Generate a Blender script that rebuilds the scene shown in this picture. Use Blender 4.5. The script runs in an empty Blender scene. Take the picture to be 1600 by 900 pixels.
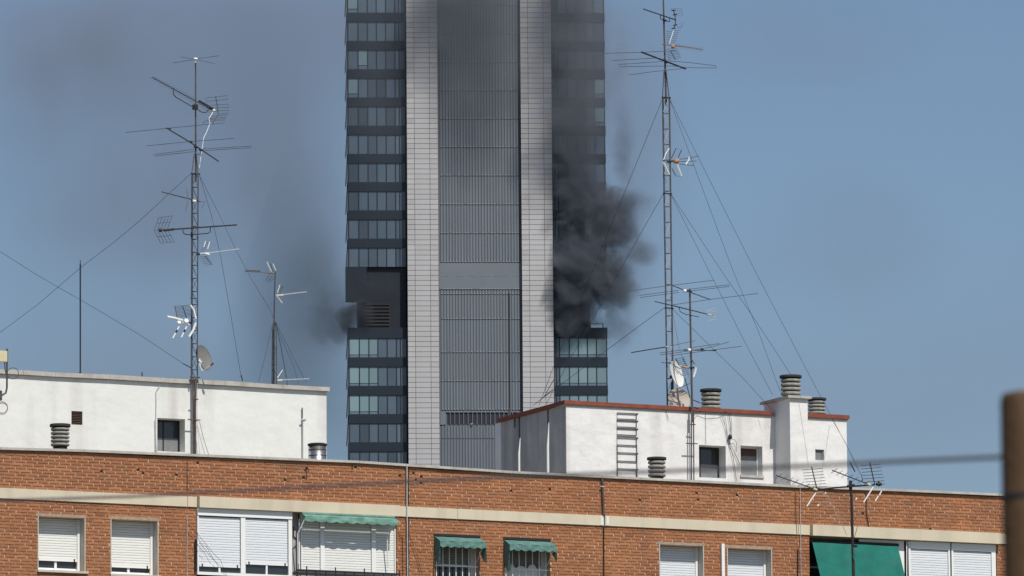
import bpy, math, random
from mathutils import Vector, Matrix
random.seed(7)
R = math.radians
sc = bpy.context.scene
col = sc.collection

# ------------------------------------------------------------------ camera
FPX = 11440.0                      # focal length in pixels of the 1600 px wide photograph
PITCH, ROLL, EYE = R(8.25), R(0.425), 3.0
Fv = Vector((0, math.cos(PITCH), math.sin(PITCH)))
R0 = Vector((1, 0, 0)); U0 = Vector((0, -math.sin(PITCH), math.cos(PITCH)))
Rv = R0*math.cos(ROLL) - U0*math.sin(ROLL)
Uv = R0*math.sin(ROLL) + U0*math.cos(ROLL)
cam_d = bpy.data.cameras.new('camera'); cam = bpy.data.objects.new('camera', cam_d); col.objects.link(cam)
m = Matrix((Rv, Uv, -Fv)).transposed().to_4x4(); m.translation = Vector((0, 0, EYE)); cam.matrix_world = m
cam_d.sensor_width = 36; cam_d.lens = FPX/1600*36; cam_d.clip_start = 0.5; cam_d.clip_end = 20000
cam_d.dof.use_dof = True; cam_d.dof.focus_distance = 158; cam_d.dof.aperture_fstop = 31
sc.camera = cam

# ------------------------------------------------------------------ sky, sun, exposure
SUN_EL, SUN_AZ = R(53), R(30)      # azimuth: to the right of the direction behind the camera
w = bpy.data.worlds.new('World'); sc.world = w; w.use_nodes = True
nt = w.node_tree; bg = nt.nodes['Background']
sky = nt.nodes.new('ShaderNodeTexSky'); sky.sky_type = 'NISHITA'; sky.sun_disc = False
sky.sun_elevation = SUN_EL; sky.sun_rotation = math.pi - SUN_AZ
sky.altitude = 650; sky.air_density = 1.0; sky.dust_density = 2.0; sky.ozone_density = 3.4
nt.links.new(sky.outputs[0], bg.inputs[0]); bg.inputs[1].default_value = 0.080
sd = bpy.data.lights.new('sun', 'SUN'); sd.energy = 4.2; sd.angle = R(0.53); sd.color = (1, .95, .87)
so = bpy.data.objects.new('sun', sd); col.objects.link(so)
to_sun = Vector((math.sin(SUN_AZ)*math.cos(SUN_EL), -math.cos(SUN_AZ)*math.cos(SUN_EL), math.sin(SUN_EL)))
so.rotation_euler = to_sun.to_track_quat('Z', 'Y').to_euler(); so.location = (30, -30, 60)
sc.view_settings.view_transform = 'Standard'; sc.view_settings.look = 'None'
sc.view_settings.exposure = 0.08; sc.view_settings.gamma = 1
sc.render.engine = 'CYCLES'
cy = sc.cycles
cy.use_denoising = True
cy.max_bounces = 6; cy.diffuse_bounces = 3; cy.glossy_bounces = 3; cy.volume_bounces = 1
cy.volume_step_rate = 0.7; cy.volume_max_steps = 128

# ------------------------------------------------------------------ photograph pixel -> place
def ray(px, py):
    return Fv + Rv*((px-800)/FPX) - Uv*((py-450)/FPX)
class Frame:
    """a vertical frame: x to the right along a wall, y into it, z up, standing at (ox, oy) turned by phi"""
    def __init__(s, px, dist, phi):
        d = ray(px, 740); s.o = Vector((d.x/d.y*dist, dist, 0)); s.phi = phi
        s.x = Vector((math.cos(phi), math.sin(phi), 0)); s.y = Vector((-math.sin(phi), math.cos(phi), 0))
    def at(s, px, py, y=0.0):
        d = ray(px, py); c = Vector((0, 0, EYE))
        t = (y - (c-s.o).dot(s.y))/d.dot(s.y)
        p = c + d*t - s.o
        return Vector((p.dot(s.x), y, p.z))
    def world(s, p):
        return s.o + s.x*p[0] + s.y*p[1] + Vector((0, 0, p[2]))
A = Frame(800, 150, R(25.3))       # the brick building
T = Frame(740, 1040, R(2.8))       # the tower

# ------------------------------------------------------------------ materials
MATS = {}
def nn(m, t, **k):
    n = m.node_tree.nodes.new(t)
    for a, b in k.items(): setattr(n, a, b)
    return n
def mat(name, c, rough=.8, metal=0, noise=0, nscale=3, c2=None, bump=0, bscale=30, attr=False, spec=.3, stain=None):
    m = bpy.data.materials.new(name); m.use_nodes = True; b = m.node_tree.nodes['Principled BSDF']; L = m.node_tree.links.new
    b.inputs['Roughness'].default_value = rough; b.inputs['Metallic'].default_value = metal
    b.inputs['Specular IOR Level'].default_value = spec
    b.inputs['Base Color'].default_value = (*c, 1)
    tc = nn(m, 'ShaderNodeTexCoord'); src = None
    if noise or c2:
        n = nn(m, 'ShaderNodeTexNoise'); n.inputs['Scale'].default_value = nscale; n.inputs['Detail'].default_value = 6
        n.inputs['Roughness'].default_value = .65
        L(tc.outputs['Object'], n.inputs['Vector'])
        r = nn(m, 'ShaderNodeMapRange'); r.inputs[1].default_value = .3; r.inputs[2].default_value = .7
        L(n.outputs[0], r.inputs[0])
        x = nn(m, 'ShaderNodeMix', data_type='RGBA'); L(r.outputs[0], x.inputs[0])
        cc = c2 or tuple(v*(1-noise) for v in c)
        x.inputs[6].default_value = (*cc, 1); x.inputs[7].default_value = (*c, 1); src = x.outputs[2]
    if stain:                      # vertical run-off streaks: (colour, amount)
        mp = nn(m, 'ShaderNodeMapping'); mp.inputs['Scale'].default_value = (stain[2], stain[2], stain[2]*.07); L(tc.outputs['Object'], mp.inputs[0])
        n = nn(m, 'ShaderNodeTexNoise'); n.inputs['Scale'].default_value = 1; n.inputs['Detail'].default_value = 5; L(mp.outputs[0], n.inputs[0])
        r = nn(m, 'ShaderNodeMapRange'); r.inputs[1].default_value = .52; r.inputs[2].default_value = .78; r.inputs[4].default_value = stain[1]
        L(n.outputs[0], r.inputs[0])
        x = nn(m, 'ShaderNodeMix', data_type='RGBA'); L(r.outputs[0], x.inputs[0])
        if src: L(src, x.inputs[6])
        else: x.inputs[6].default_value = (*c, 1)
        x.inputs[7].default_value = (*stain[0], 1); src = x.outputs[2]
    if attr:                       # each piece's own tone
        a = nn(m, 'ShaderNodeAttribute', attribute_name='tone')
        x = nn(m, 'ShaderNodeMix', data_type='RGBA', blend_type='MULTIPLY'); x.inputs[0].default_value = 1
        if src: L(src, x.inputs[6])
        else: x.inputs[6].default_value = (*c, 1)
        L(a.outputs['Color'], x.inputs[7]); src = x.outputs[2]
    if src: L(src, b.inputs['Base Color'])
    if bump:
        n = nn(m, 'ShaderNodeTexNoise'); n.inputs['Scale'].default_value = bscale; n.inputs['Detail'].default_value = 8; L(tc.outputs['Object'], n.inputs[0])
        bp = nn(m, 'ShaderNodeBump'); bp.inputs['Strength'].default_value = 1; bp.inputs['Distance'].default_value = bump
        L(n.outputs[0], bp.inputs['Height']); L(bp.outputs[0], b.inputs['Normal'])
    MATS[name] = m; return m
BRICK = mat('brick', (.385, .168, .078), .9, c2=(.29, .125, .062), nscale=1.1, stain=((.20, .11, .07), .6, 1.1), attr=True, bump=.003, bscale=60)
MORTAR = mat('mortar', (.62, .43, .30), .95, noise=.25, nscale=2)
BAND = mat('cream_render', (.62, .55, .42), .9, noise=.12, nscale=2, stain=((.36, .31, .24), .5, 2.2))
COPE = mat('coping_stone', (.50, .48, .44), .9, noise=.3, nscale=4, stain=((.25, .23, .2), .5, 5))
WHITE = mat('white_render', (.74, .75, .72), .95, noise=.10, nscale=1.2, bump=.014, bscale=4, stain=((.48, .47, .43), .75, 2.0))
WHITE_OLD = mat('peeling_white_render', (.76, .755, .74), .95, noise=.10, nscale=1.5, bump=.03, bscale=3.2, stain=((.46, .44, .42), .75, 2.2))
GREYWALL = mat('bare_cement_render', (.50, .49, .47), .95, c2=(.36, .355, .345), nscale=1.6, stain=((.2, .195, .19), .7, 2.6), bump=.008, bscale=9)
REDTRIM = mat('oxide_red_trim', (.27, .075, .045), .7, noise=.4, nscale=5)
ALU = mat('white_aluminium', (.78, .79, .78), .45, noise=.05, nscale=3)
SLAT = mat('roller_shutter_white', (.70, .735, .77), .55, attr=True, noise=.05, nscale=2)
SLATG = mat('roller_shutter_grey', (.26, .24, .22), .6, attr=True, noise=.1, nscale=2)
SLATC = mat('roller_shutter_cream', (.75, .765, .735), .55, attr=True, noise=.05, nscale=2)
GLASS = mat('window_glass', (.025, .03, .035), .08, spec=.6)
GLASSL = mat('frosted_glass', (.22, .235, .24), .4, noise=.25, nscale=7)
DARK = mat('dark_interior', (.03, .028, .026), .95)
SILL = mat('stone_sill', (.55, .52, .45), .85, noise=.2, nscale=6)
LINTEL = mat('worn_lintel', (.27, .19, .14), .95, c2=(.42, .33, .25), nscale=12, bump=.01, bscale=30)
GREEN = mat('green_canvas', (.006, .148, .118), .8, noise=.35, nscale=3, stain=((.02, .135, .112), .8, 3.5), bump=.01, bscale=4)
GREENL = mat('faded_green_canvas', (.17, .34, .28), .85, noise=.45, nscale=6, bump=.012, bscale=7)
GREENM = mat('weathered_green_canvas', (.12, .235, .21), .9, c2=(.06, .14, .125), nscale=7, bump=.015, bscale=9)
BLACK = mat('black_metal', (.025, .025, .027), .5, noise=.2, nscale=20)
STEEL = mat('galvanised_dull', (.10, .105, .115), .55, .3, noise=.5, nscale=9)
RUST = mat('rusty_steel', (.085, .045, .03), .8, c2=(.10, .10, .10), nscale=5)
BRIGHT = mat('bright_aluminium', (.60, .61, .62), .4, .3, noise=.3, nscale=8)
WHITEP = mat('white_plastic', (.78, .78, .75), .5, noise=.08, nscale=9)
ORANGE = mat('orange_plastic', (.50, .23, .07), .5, noise=.2, nscale=9)
REDROD = mat('reddish_rod', (.19, .145, .13), .6, noise=.2, nscale=9)
DUCT = mat('steel_duct', (.55, .55, .54), .28, .9, noise=.25, nscale=6)
CEMENT = mat('cowl_cement', (.34, .335, .30), .9, c2=(.23, .225, .20), nscale=9, bump=.004, bscale=40)
DARKVENT = mat('dark_vent_parts', (.045, .045, .043), .9, noise=.3, nscale=9)  # near-black tone shared by vent flues and caps
DISHG = mat('dish_grey', (.20, .20, .195), .6, noise=.2, nscale=7)
DISHW = mat('dish_white', (.72, .72, .70), .6, noise=.12, nscale=7)
DISHB = mat('dish_beige', (.42, .38, .33), .6, noise=.2, nscale=7)
CREAMBOX = mat('lamp_housing', (.62, .56, .36), .6, noise=.15, nscale=9)
LOUVRE_OR_SHADE = mat('vent_plate_or_shade', (.12, .075, .06), .7, noise=.3, nscale=20)
WOOD = mat('post_wood', (.085, .046, .019), .7, c2=(.05, .028, .013), nscale=12, bump=.002, bscale=80)
CABLE = mat('overhead_cable', (.17, .135, .14), .6, noise=.2, nscale=9)
ROOF = mat('roof_screed', (.33, .31, .28), .95, noise=.25, nscale=1)
GROUND = mat('ground_city', (.16, .155, .14), .95, c2=(.09, .10, .07), nscale=.02)
# tower
TSTONE = mat('tower_panel', (.43, .425, .435), .55, noise=.07, nscale=.35, attr=True)
TJOINT = mat('tower_joint', (.11, .115, .13), .9)
TRIB = mat('tower_ribbed_metal', (.158, .180, .210), .5, noise=.1, nscale=.2, attr=True)
TGROOVE = mat('tower_groove', (.108, .124, .147), .8)
TSPAN = mat('tower_spandrel', (.018, .025, .036), .4, noise=.12, nscale=.4)
TGLASS = mat('tower_glass', (.080, .112, .150), .22, attr=True, noise=.15, nscale=.5, spec=.5)
TLIT = mat('tower_glass_lit', (.19, .285, .32), .25, attr=True, noise=.08, nscale=.5, spec=.5)  # paler greenish base colour carries the light of the lit panes
TFRAME = mat('tower_mullion', (.014, .019, .027), .5)
TMECH = mat('tower_plant_floor', (.030, .036, .048), .8, noise=.3, nscale=.3)
TFIN = mat('tower_edge_glass', (.34, .37, .39), .3)
# brick wall beyond the built bricks: the same bond as a material
BRICKTEX = mat('brick_texture', (.5, .19, .09), .9)
b = BRICKTEX.node_tree.nodes['Principled BSDF']; tc = nn(BRICKTEX, 'ShaderNodeTexCoord')
mp = nn(BRICKTEX, 'ShaderNodeMapping'); mp.inputs['Rotation'].default_value = (R(90), 0, 0)
bt = nn(BRICKTEX, 'ShaderNodeTexBrick'); bt.inputs['Scale'].default_value = 1
bt.inputs['Brick Width'].default_value = .252; bt.inputs['Row Height'].default_value = .064; bt.inputs['Mortar Size'].default_value = .006
bt.inputs['Color1'].default_value = (.50, .19, .085, 1); bt.inputs['Color2'].default_value = (.38, .14, .065, 1); bt.inputs['Mortar'].default_value = (.55, .36, .25, 1)
BRICKTEX.node_tree.links.new(tc.outputs['Object'], mp.inputs[0]); BRICKTEX.node_tree.links.new(mp.outputs[0], bt.inputs[0])
BRICKTEX.node_tree.links.new(bt.outputs[0], b.inputs['Base Color'])

# ------------------------------------------------------------------ mesh helpers
class MB:
    def __init__(s): s.v = []; s.f = []; s.t = []; s.smooth = False; s.mi = []; s.cur = 0
    def add(s, vs, fs, tone=1.0):
        k = len(s.v); s.v += [tuple(v) for v in vs]
        for f in fs: s.f.append(tuple(i+k for i in f)); s.t.append(tone); s.mi.append(s.cur)
        return s
    def box(s, x0, x1, y0, y1, z0, z1, tone=1.0, skip_back=False):
        vs = [(x0,y0,z0),(x1,y0,z0),(x1,y1,z0),(x0,y1,z0),(x0,y0,z1),(x1,y0,z1),(x1,y1,z1),(x0,y1,z1)]
        fs = [(0,1,5,4),(1,2,6,5),(3,0,4,7),(4,5,6,7),(3,2,1,0)]
        if not skip_back: fs.append((2,3,7,6))
        return s.add(vs, fs, tone)
    def prism(s, pts, y0, y1, tone=1.0):          # pts: (x,z) outline, counter-clockwise seen from the front
        n = len(pts)
        vs = [(x, y0, z) for x, z in pts] + [(x, y1, z) for x, z in pts]
        fs = [tuple(range(n)), tuple(range(2*n-1, n-1, -1))] + [(i, i+n, (i+1) % n+n, (i+1) % n) for i in range(n)]
        return s.add(vs, fs, tone)
    def tube(s, pts, r, n=6, cap=True):
        pts = [Vector(p) for p in pts]
        if not isinstance(r, (list, tuple)): r = [r]*len(pts)
        rings = []; up = None
        for i, p in enumerate(pts):
            d = (pts[min(i+1, len(pts)-1)] - pts[max(i-1, 0)]).normalized()
            a = d.cross(Vector((0, 1, 0)) if abs(d.y) < .9 else Vector((1, 0, 0))).normalized()
            if up is not None and a.dot(up) < 0: a = -a
            up = a; b = d.cross(a)
            rings.append([p + (a*math.cos(2*math.pi*k/n) + b*math.sin(2*math.pi*k/n))*r[i] for k in range(n)])
        vs = [v for q in rings for v in q]; fs = []
        for i in range(len(pts)-1):
            for k in range(n):
                fs.append((i*n+k, i*n+(k+1) % n, (i+1)*n+(k+1) % n, (i+1)*n+k))
        if cap: fs.append(tuple(range(n-1, -1, -1))); fs.append(tuple(range(len(vs)-n, len(vs))))
        return s.add(vs, fs)
    def lathe(s, c, prof, n=24, axis=None, cap=True):
        c = Vector(c); q = (Vector(axis).to_track_quat('Z', 'Y') if axis is not None else None); vs = []
        for r, z in prof:
            for k in range(n):
                p = Vector((r*math.cos(2*math.pi*k/n), r*math.sin(2*math.pi*k/n), z))
                if q: p = q @ p
                vs.append(c+p)
        fs = []
        for i in range(len(prof)-1):
            for k in range(n): fs.append((i*n+k, i*n+(k+1) % n, (i+1)*n+(k+1) % n, (i+1)*n+k))
        if cap: fs.append(tuple(range(n-1, -1, -1))); fs.append(tuple(range(len(vs)-n, len(vs))))
        return s.add(vs, fs)
    def mesh(s, name, mt, origin=(0, 0, 0)):
        o = origin
        me = bpy.data.meshes.new(name)
        me.from_pydata([(v[0]-o[0], v[1]-o[1], v[2]-o[2]) for v in s.v], [], s.f)
        for q in (mt if isinstance(mt, (list, tuple)) else [mt]): me.materials.append(q)
        if s.cur: me.polygons.foreach_set('material_index', s.mi)
        at = me.attributes.new('tone', 'FLOAT_COLOR', 'FACE')
        buf = []
        for t in s.t: buf += ([t, t, t, 1] if not isinstance(t, tuple) else [*t, 1])
        at.data.foreach_set('color', buf)
        if s.smooth: me.polygons.foreach_set('use_smooth', [True]*len(me.polygons))
        return me
    def build(s, name, mt, parent=None, label=None, kind=None, local=None):
        """parent: an object whose ['_o'] is its origin in its frame; the verts are in that frame"""
        o = tuple(parent['_o']) if parent is not None and '_o' in parent else (0, 0, 0)
        ob = bpy.data.objects.new(name, s.mesh(name, mt, o)); col.objects.link(ob)
        if parent is not None:
            ob.parent = parent
            if '_o' in parent: ob['_o'] = parent['_o']
        if label: ob['label'] = label
        if kind: ob['kind'] = kind
        return ob
def smooth(mb): mb.smooth = True; return mb
def empty(name, fr, base, label=None, cat=None, group=None):
    o = bpy.data.objects.new(name, None); col.objects.link(o); o.empty_display_size = .3
    o.location = fr.world(base); o.rotation_euler = (0, 0, fr.phi); o['_o'] = list(base)
    if label: o['label'] = label
    if cat: o['category'] = cat
    if group: o['group'] = group
    return o
def inst(name, me, parent, loc, label=None):
    ob = bpy.data.objects.new(name, me); col.objects.link(ob); ob.parent = parent; ob.location = loc
    if label: ob['label'] = label
    return ob
def P(fr, pts, y=0.0):
    """list of (px,py[,y]) -> points of a frame"""
    return [fr.at(p[0], p[1], p[2] if len(p) > 2 else y) for p in pts]

# ------------------------------------------------------------------ ground
g = MB().box(-9000, 9000, -2000, 14000, -1, 0).build('ground', GROUND); g['kind'] = 'structure'
g['label'] = 'grey city ground far below the roofs'

# ================================================================== THE TOWER
def tz(py, px=740): return T.at(px, py).z
tb = T.at(740, 740); tower = empty('office_tower', T, (0, 0, 0), 'tall grey office tower with two pale stone columns and dark glass wings', 'office tower')
def tu(px, py=650, y=0.0): return T.at(px, py, y).x
uL = [tu(q) for q in (546, 562, 577, 591, 605.6, 620, 626.5, 636)]
uR = [tu(q, 530) for q in (865.5, 868.9, 874.4, 889.5, 903.7, 917.8, 932, 948)]
c0, c1, c2_, c3 = tu(637.3), tu(686.3), tu(816.3), tu(865.3)
ZT = tz(-90)
TOPROW = tz(0)
# wings' bodies behind the glass, split where the plant floor is recessed
zl0, zl1 = tz(512), tz(417)
def wing(u0, u1, side):
    body = MB()
    body.box(u0, u1, .25, 10, 0, zl0); body.box(u0, u1, .25, 10, zl1, ZT)
    body.build('wing_core', TFRAME, tower)
    # recessed plant floor with louvres
    x0, x1 = (u0+2.2, u1) if side < 0 else (u0, u1-2.2)
    yw = .55 if side < 0 else 2.2
    if side < 0: x0 = tu(561)
    MB().box(x0, x1, yw, 10, zl0+.003, zl1-.003).build('plant_room_wall', TFRAME if side < 0 else TMECH, tower)
    lv = MB(); z = zl0+.5
    me = MB().add([(x0+.9, yw-.1, 0), (x1-2.4, yw-.1, 0), (x1-2.4, yw-.16, -.12), (x0+.9, yw-.16, -.12), (x0+.9, yw-.1, .06), (x1-2.4, yw-.1, .06)],
                  [(0, 1, 2, 3), (3, 2, 5, 4)]).mesh('louvre', DARK)
    while z < zl0+3.6:
        inst('louvre', me, tower, (0, 0, z)); z += .5
    # hanging screen of the storey above
    if side < 0:
        q = MB(); q.box(u0-.5, tu(574), .05, .35, tz(472), zl1-.003); q.build('hanging_screen', TSPAN, tower)
    else:
        q = MB(); q.box(u0, u1, .4, .6, tz(440), zl1-.003); q.build('hanging_screen', TSPAN, tower)
        rl = MB()
        for a in (u1-.5, u1-2.3): rl.box(a-.06, a+.06, .3, .42, tz(512), tz(505))
        rl.box(u1-4.2, u1-.4, .29, .43, tz(506), tz(505)); rl.build('terrace_rail', TFRAME, tower)
    return
wing(uL[0], uL[-1], -1); wing(uR[0], uR[-1], 1)
spans_up = [(380-44.1*k-7, 380-44.1*k+7.2) for k in range(0, 12)]
spans_lo = [(512, 528.5), (558.3, 573), (602.8, 617.2), (647, 661.3), (691, 705.3), (735, 749.5)]
rng = random.Random(3)
def add_wing_floors(us, lit):
    u0, u1 = us[0], us[-1]
    for (a, b_) in spans_up + spans_lo:
        MB().box(u0-.12, u1+.12, -.08, .25, tz(b_), tz(a)).build('spandrel', TSPAN, tower)
    rows = []
    edges = sorted([s for s in spans_up], key=lambda q: q[0])
    for i in range(len(edges)-1): rows.append((edges[i][1], edges[i+1][0]))
    rows.append((edges[-1][1], 417))
    for i in range(len(spans_lo)-1): rows.append((spans_lo[i][1], spans_lo[i+1][0]))
    for (a, b_) in rows:
        z1, z0 = tz(a), tz(b_)
        key = round((a+b_)/2)
        for i in range(len(us)-1):
            x0, x1 = us[i]+.07, us[i+1]-.07
            if x1-x0 < .15: continue
            tone = rng.choice((.62, .8, .88, .95, 1.0, 1.05, 1.12, 1.25))*rng.uniform(.95, 1.05)
            on = (i in lit(key))
            if on: tone = (1.0, .88, .8, .9)[i % 4] if key > 500 else .8
            if on and key > 500:
                MB().box(x0, x1, .06, .2, z0+.42, z1-.03, tone).build('pane', TLIT, tower)
                MB().box(x0, x1, .06, .2, z0+.02, z0+.34, 1.5).build('pane', TGLASS, tower)
            elif on:
                MB().box(x0, x1, .06, .2, z0+.6, z1-.03, tone).build('pane', TLIT, tower)
                MB().box(x0, x1, .06, .2, z0+.02, z0+.5, 1.3).build('pane', TGLASS, tower)
            else:
                MB().box(x0, x1, .06, .2, z0+.03, z1-.03, tone).build('pane', TGLASS, tower)
    mu = MB()
    for u in us:
        for (a, b_) in rows: mu.box(u-.06, u+.06, -.02, .05, tz(b_)+.003, tz(a)-.003)
    mu.build('mullions', TFRAME, tower, kind='stuff')
def litL(k):
    if k > 500: return {0, 1, 2} if k < 640 else set()
    return {138: {0}, 94: {1}, 6: {0}}.get(min((138, 94, 6), key=lambda q: abs(q-k)) if min(abs(138-k), abs(94-k), abs(6-k)) < 9 else -1, set())
def litR(k): return {2, 3, 4, 5, 6} if k > 500 else ({6} if 100 < k < 200 else set())
add_wing_floors(uL, litL); add_wing_floors(uR, litR)
# slanted glass fins on the left flank
for (a, b_) in spans_up[:10] + spans_lo[:4]:
    x0 = uL[0]
    MB().add([(x0-.13, .1, tz(a+1)), (x0-.13, .16, tz(a+1)), (x0-.40, .5, tz(a+46)), (x0-.40, .44, tz(a+46)), (x0-.13, .1, tz(a+46)), (x0-.13, .16, tz(a+46))],
             [(0, 3, 4), (1, 5, 2), (0, 1, 2, 3), (3, 2, 5, 4)]).build('glass_fin', TFIN, tower)
    MB().tube([(x0-.15, .05, tz(a+1)), (x0-.44, .4, tz(a+50))], .055, 5).build('fin_bracket', TFRAME, tower)
# stone columns: body, then every panel
def column(x0, x1, cols):
    MB().box(x0+.05, x1-.05, -1.42, 10, 0, ZT).build('column_core', TJOINT, tower)
    span = x1-x0; xs = [x0+span*q for q in cols]
    rows = []; py = 735.0
    step = (tz(0)-tz(720))/91.0; z = tz(735)
    while z < TOPROW+step: rows.append(z); z += step
    meshes = {}
    for j in range(3):
        for v in range(4):
            t = rng.uniform(.94, 1.03)
            meshes[j, v] = MB().box(xs[j]+.03, xs[j+1]-.03, -1.5, -1.35, .03, step-.03, (t, t, t*rng.uniform(.98, 1.03))).mesh('panel', TSTONE)
    rest = MB()
    for i, z in enumerate(rows):
        for j in range(3):
            if j == 1 or i < 28: inst('panel', meshes[j, rng.randrange(4)], tower, (0, 0, z))
            else:
                rest.box(xs[j]+.03, xs[j+1]-.03, -1.5, -1.35, z+.03, z+step-.03, rng.uniform(.9, 1.06))
    rest.box(x0+.045, x1-.045, -1.5, -1.35, rows[-1]+step+.04, ZT, .98); rest.box(x0+.045, x1-.045, -1.5, -1.35, 0, rows[0]-.04, .98)
    rest.build('small_panels', TSTONE, tower, kind='stuff')
column(c0, c1, (0, .245, .735, 1)); column(c2_, c3, (0, .245, .735, 1))
# ribbed middle shaft: one cladding panel per storey, ribs as geometry
MB().box(c1+.003, c2_-.003, -.62, 9, 0, ZT).build('shaft_core', TGROOVE, tower)
seams = [(735, 700), (700, 690.5), (664, 642), (642, 597.5), (597.5, 552.5), (552.5, 500.5), (500.5, 461.5), (461.5, 454), (454, 409.5), (409.5, 365), (365, 321), (321, 276.5), (276.5, 232.2), (232.2, 187.8), (187.8, 143.5), (143.5, 99), (99, 54.5), (54.5, 10), (10, -34)]
seams = [(735, 686.5), (686.5, 665.5), (642, 597.5), (597.5, 552.5), (552.5, 500.5), (500.5, 461.5), (461.5, 454), (454, 411.5), (411.5, 366.5), (366.5, 321.5), (321.5, 276.5), (276.5, 232.2), (232.2, 187.8), (187.8, 143.5), (143.5, 99), (99, 54.5), (54.5, 10), (10, -34), (-34, -90)]
nr = 27; pitch = (c2_-c1-.5)/nr
for k, (a, b_) in enumerate(seams):
    z0, z1 = tz(a, 750)+.07, tz(b_, 750)-.05
    q = MB(); base = rng.uniform(.94, 1.04)
    if b_ == 411.5:
        q.box(c1+.05, c2_-.05, -.72, -.6, z0, z1, base*1.02)
    else:
        for i in range(nr):
            x = c1+.25+i*pitch; t = base*rng.uniform(.93, 1.05)
            q.add([(x+.05, -.63, z0), (x+.1, -.72, z0), (x+pitch-.1, -.72, z0), (x+pitch-.05, -.63, z0), (x+.05, -.63, z1), (x+.1, -.72, z1), (x+pitch-.1, -.72, z1), (x+pitch-.05, -.63, z1)],
                  [(0, 1, 5, 4), (1, 2, 6, 5), (2, 3, 7, 6), (4, 5, 6, 7), (3, 2, 1, 0)], t)
    q.build('cladding_panel', TRIB, tower)
    if k > 1:
        br = MB()                                   # little bright clips along the seam
        for i in range(nr):
            if rng.random() < .75:
                x = c1+.25+(i+.5)*pitch; br.box(x-.07, x+.07, -.82, -.76, z0+.02, z0+.14)
        br.build('seam_clips', TFIN, tower, kind='stuff')
# louvred opening in the shaft
zz0, zz1 = tz(664.5), tz(643.5)
op = MB(); x = c1+1.0
op.box(c1+.1, c1+.9, -.75, -.63, zz0, zz1); op.box(c1+.95, c2_-.1, -.78, -.63, zz1-.18, zz1)
op.build('opening_frame', TRIB, tower)
for i in range(16):
    MB().box(c1+1.5+i*.64, c1+1.5+i*.64+.09, -.78, -.64, zz0, zz1-.2).build('vent_bar', TRIB, tower)
dt = MB()
for i in range(24):
    if rng.random() < .7: x = c1+.6+i*.46; dt.box(x, x+rng.uniform(.1, .25), -.735, -.721, tz(433.5), tz(432.5))
dt.build('screw_row', TGROOVE, tower, kind='stuff')
MB().box(c1+1.1, c2_-.12, -.628, -.62+.004, zz0, zz1-.18).build('vent_back', TMECH, tower)
MB().box(tu(735), tu(738.5), -.95, -.8, zz0+.02, zz0+.16).build('vent_lamp', TFIN, tower)

# ================================================================== BRICK APARTMENT BUILDING
def f(px, py, y=0.0): return A.at(px, py, y)
b0 = A.at(800, 740); block = empty('brick_apartment_block', A, (0, 0, 0), 'orange brick apartment building with cream band, white roller shutters and green awnings', 'apartment building')
U0_, U1_ = f(-60, 760).x, f(1640, 760).x
ZB = f(800, 935).z                                     # bricks are built down to here
def zmean(pts): return sum(f(a, b_).z for a, b_ in pts)/len(pts)
BT = zmean([(300, 775.5), (640, 792), (940, 806), (1265, 820.5), (1560, 834)])
BB = zmean([(300, 791), (640, 808), (940, 821.5), (1265, 836), (1560, 850.5)])
cop = [(-60, 700.5), (0, 703), (130, 706.5), (400, 717.5), (560, 724), (800, 740), (1000, 750), (1250, 762.5), (1400, 768), (1560, 775), (1640, 779)]
cop = [(f(a, b_).x, f(a, b_).z) for a, b_ in cop]
def ztop(u):
    for (a, za), (c, zc) in zip(cop, cop[1:]):
        if u <= c: return za+(zc-za)*(u-a)/(c-a)
    return cop[-1][1]
# openings: name -> (u0,u1,z0,z1)
def rect(xl, yt, xr, yb, y=0.0):
    a = f(xl, yt, y); b_ = f(xl, yb, y); return (a.x, f(xr, yt, y).x, b_.z, a.z)
OP = {'w1': rect(58.7, 806.5, 133.5, 890), 'w2': rect(172.5, 811, 247.5, 896.5),
      'w6': rect(679.5, 835, 749.5, 960), 'w7': rect(788, 840.5, 859.5, 960),
      'w8': rect(1029.6, 850.5, 1099.5, 960), 'w9': rect(1135.5, 856, 1206, 960),
      'ab': (f(307.5, 800).x, f(619.8, 830).x, f(307.5, 960).z, BB-.001), 'c': (f(1264.5, 850).x, f(1557, 860).x, f(1264.5, 960).z, BB-.001)}
ZB = min(ZB, min(o[2] for o in OP.values())) - .05
def clear(u0, u1, z0, z1):
    """pieces of a strip left by the openings"""
    segs = [(u0, u1)]
    for o in OP.values():
        if z1 > o[2]+.001 and z0 < o[3]-.001:
            ns = []
            for a, c in segs:
                if c <= o[0] or a >= o[1]: ns.append((a, c)); continue
                if a < o[0]: ns.append((a, o[0]))
                if c > o[1]: ns.append((o[1], c))
            segs = ns
    return segs
# wall backing (mortar)
MY = .016
wl = MB()
zs = sorted({ZB, BB} | {z for o in OP.values() for z in (o[2], o[3])}); zs = [z for z in zs if ZB-.001 <= z <= BB+.001]
for z0, z1 in zip(zs, zs[1:]):
    if z1-z0 < .002: continue
    for a, c in clear(U0_, U1_, z0+.0015, z1-.0015): wl.box(a, c, MY, .34, z0, z1)
wl.prism([(cop[0][0], BB)] + [(cop[-1][0], BB)] + [(a, z-.02) for a, z in reversed(cop)], MY, .34)
wall = wl.build('wall', MORTAR, block)
MB().box(U0_-9, U0_-.003, 0, .34, 0, ztop(U0_)).build('wall', BRICKTEX, block)
MB().box(U1_+.003, U1_+9, 0, .34, 0, ztop(U1_)).build('wall', BRICKTEX, block)
MB().box(U0_, U1_, 0, .34, 0, ZB-.003).build('wall', BRICKTEX, block)
MB().box(U0_-9, U1_+9, 12, 12.3, 0, BT).build('wall', BRICKTEX, block)
for a, c in ((U0_-9, U0_-8.7), (U1_+8.7, U1_+9)): MB().box(a, c, .343, 11.997, 0, BT).build('wall', BRICKTEX, block)
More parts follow.
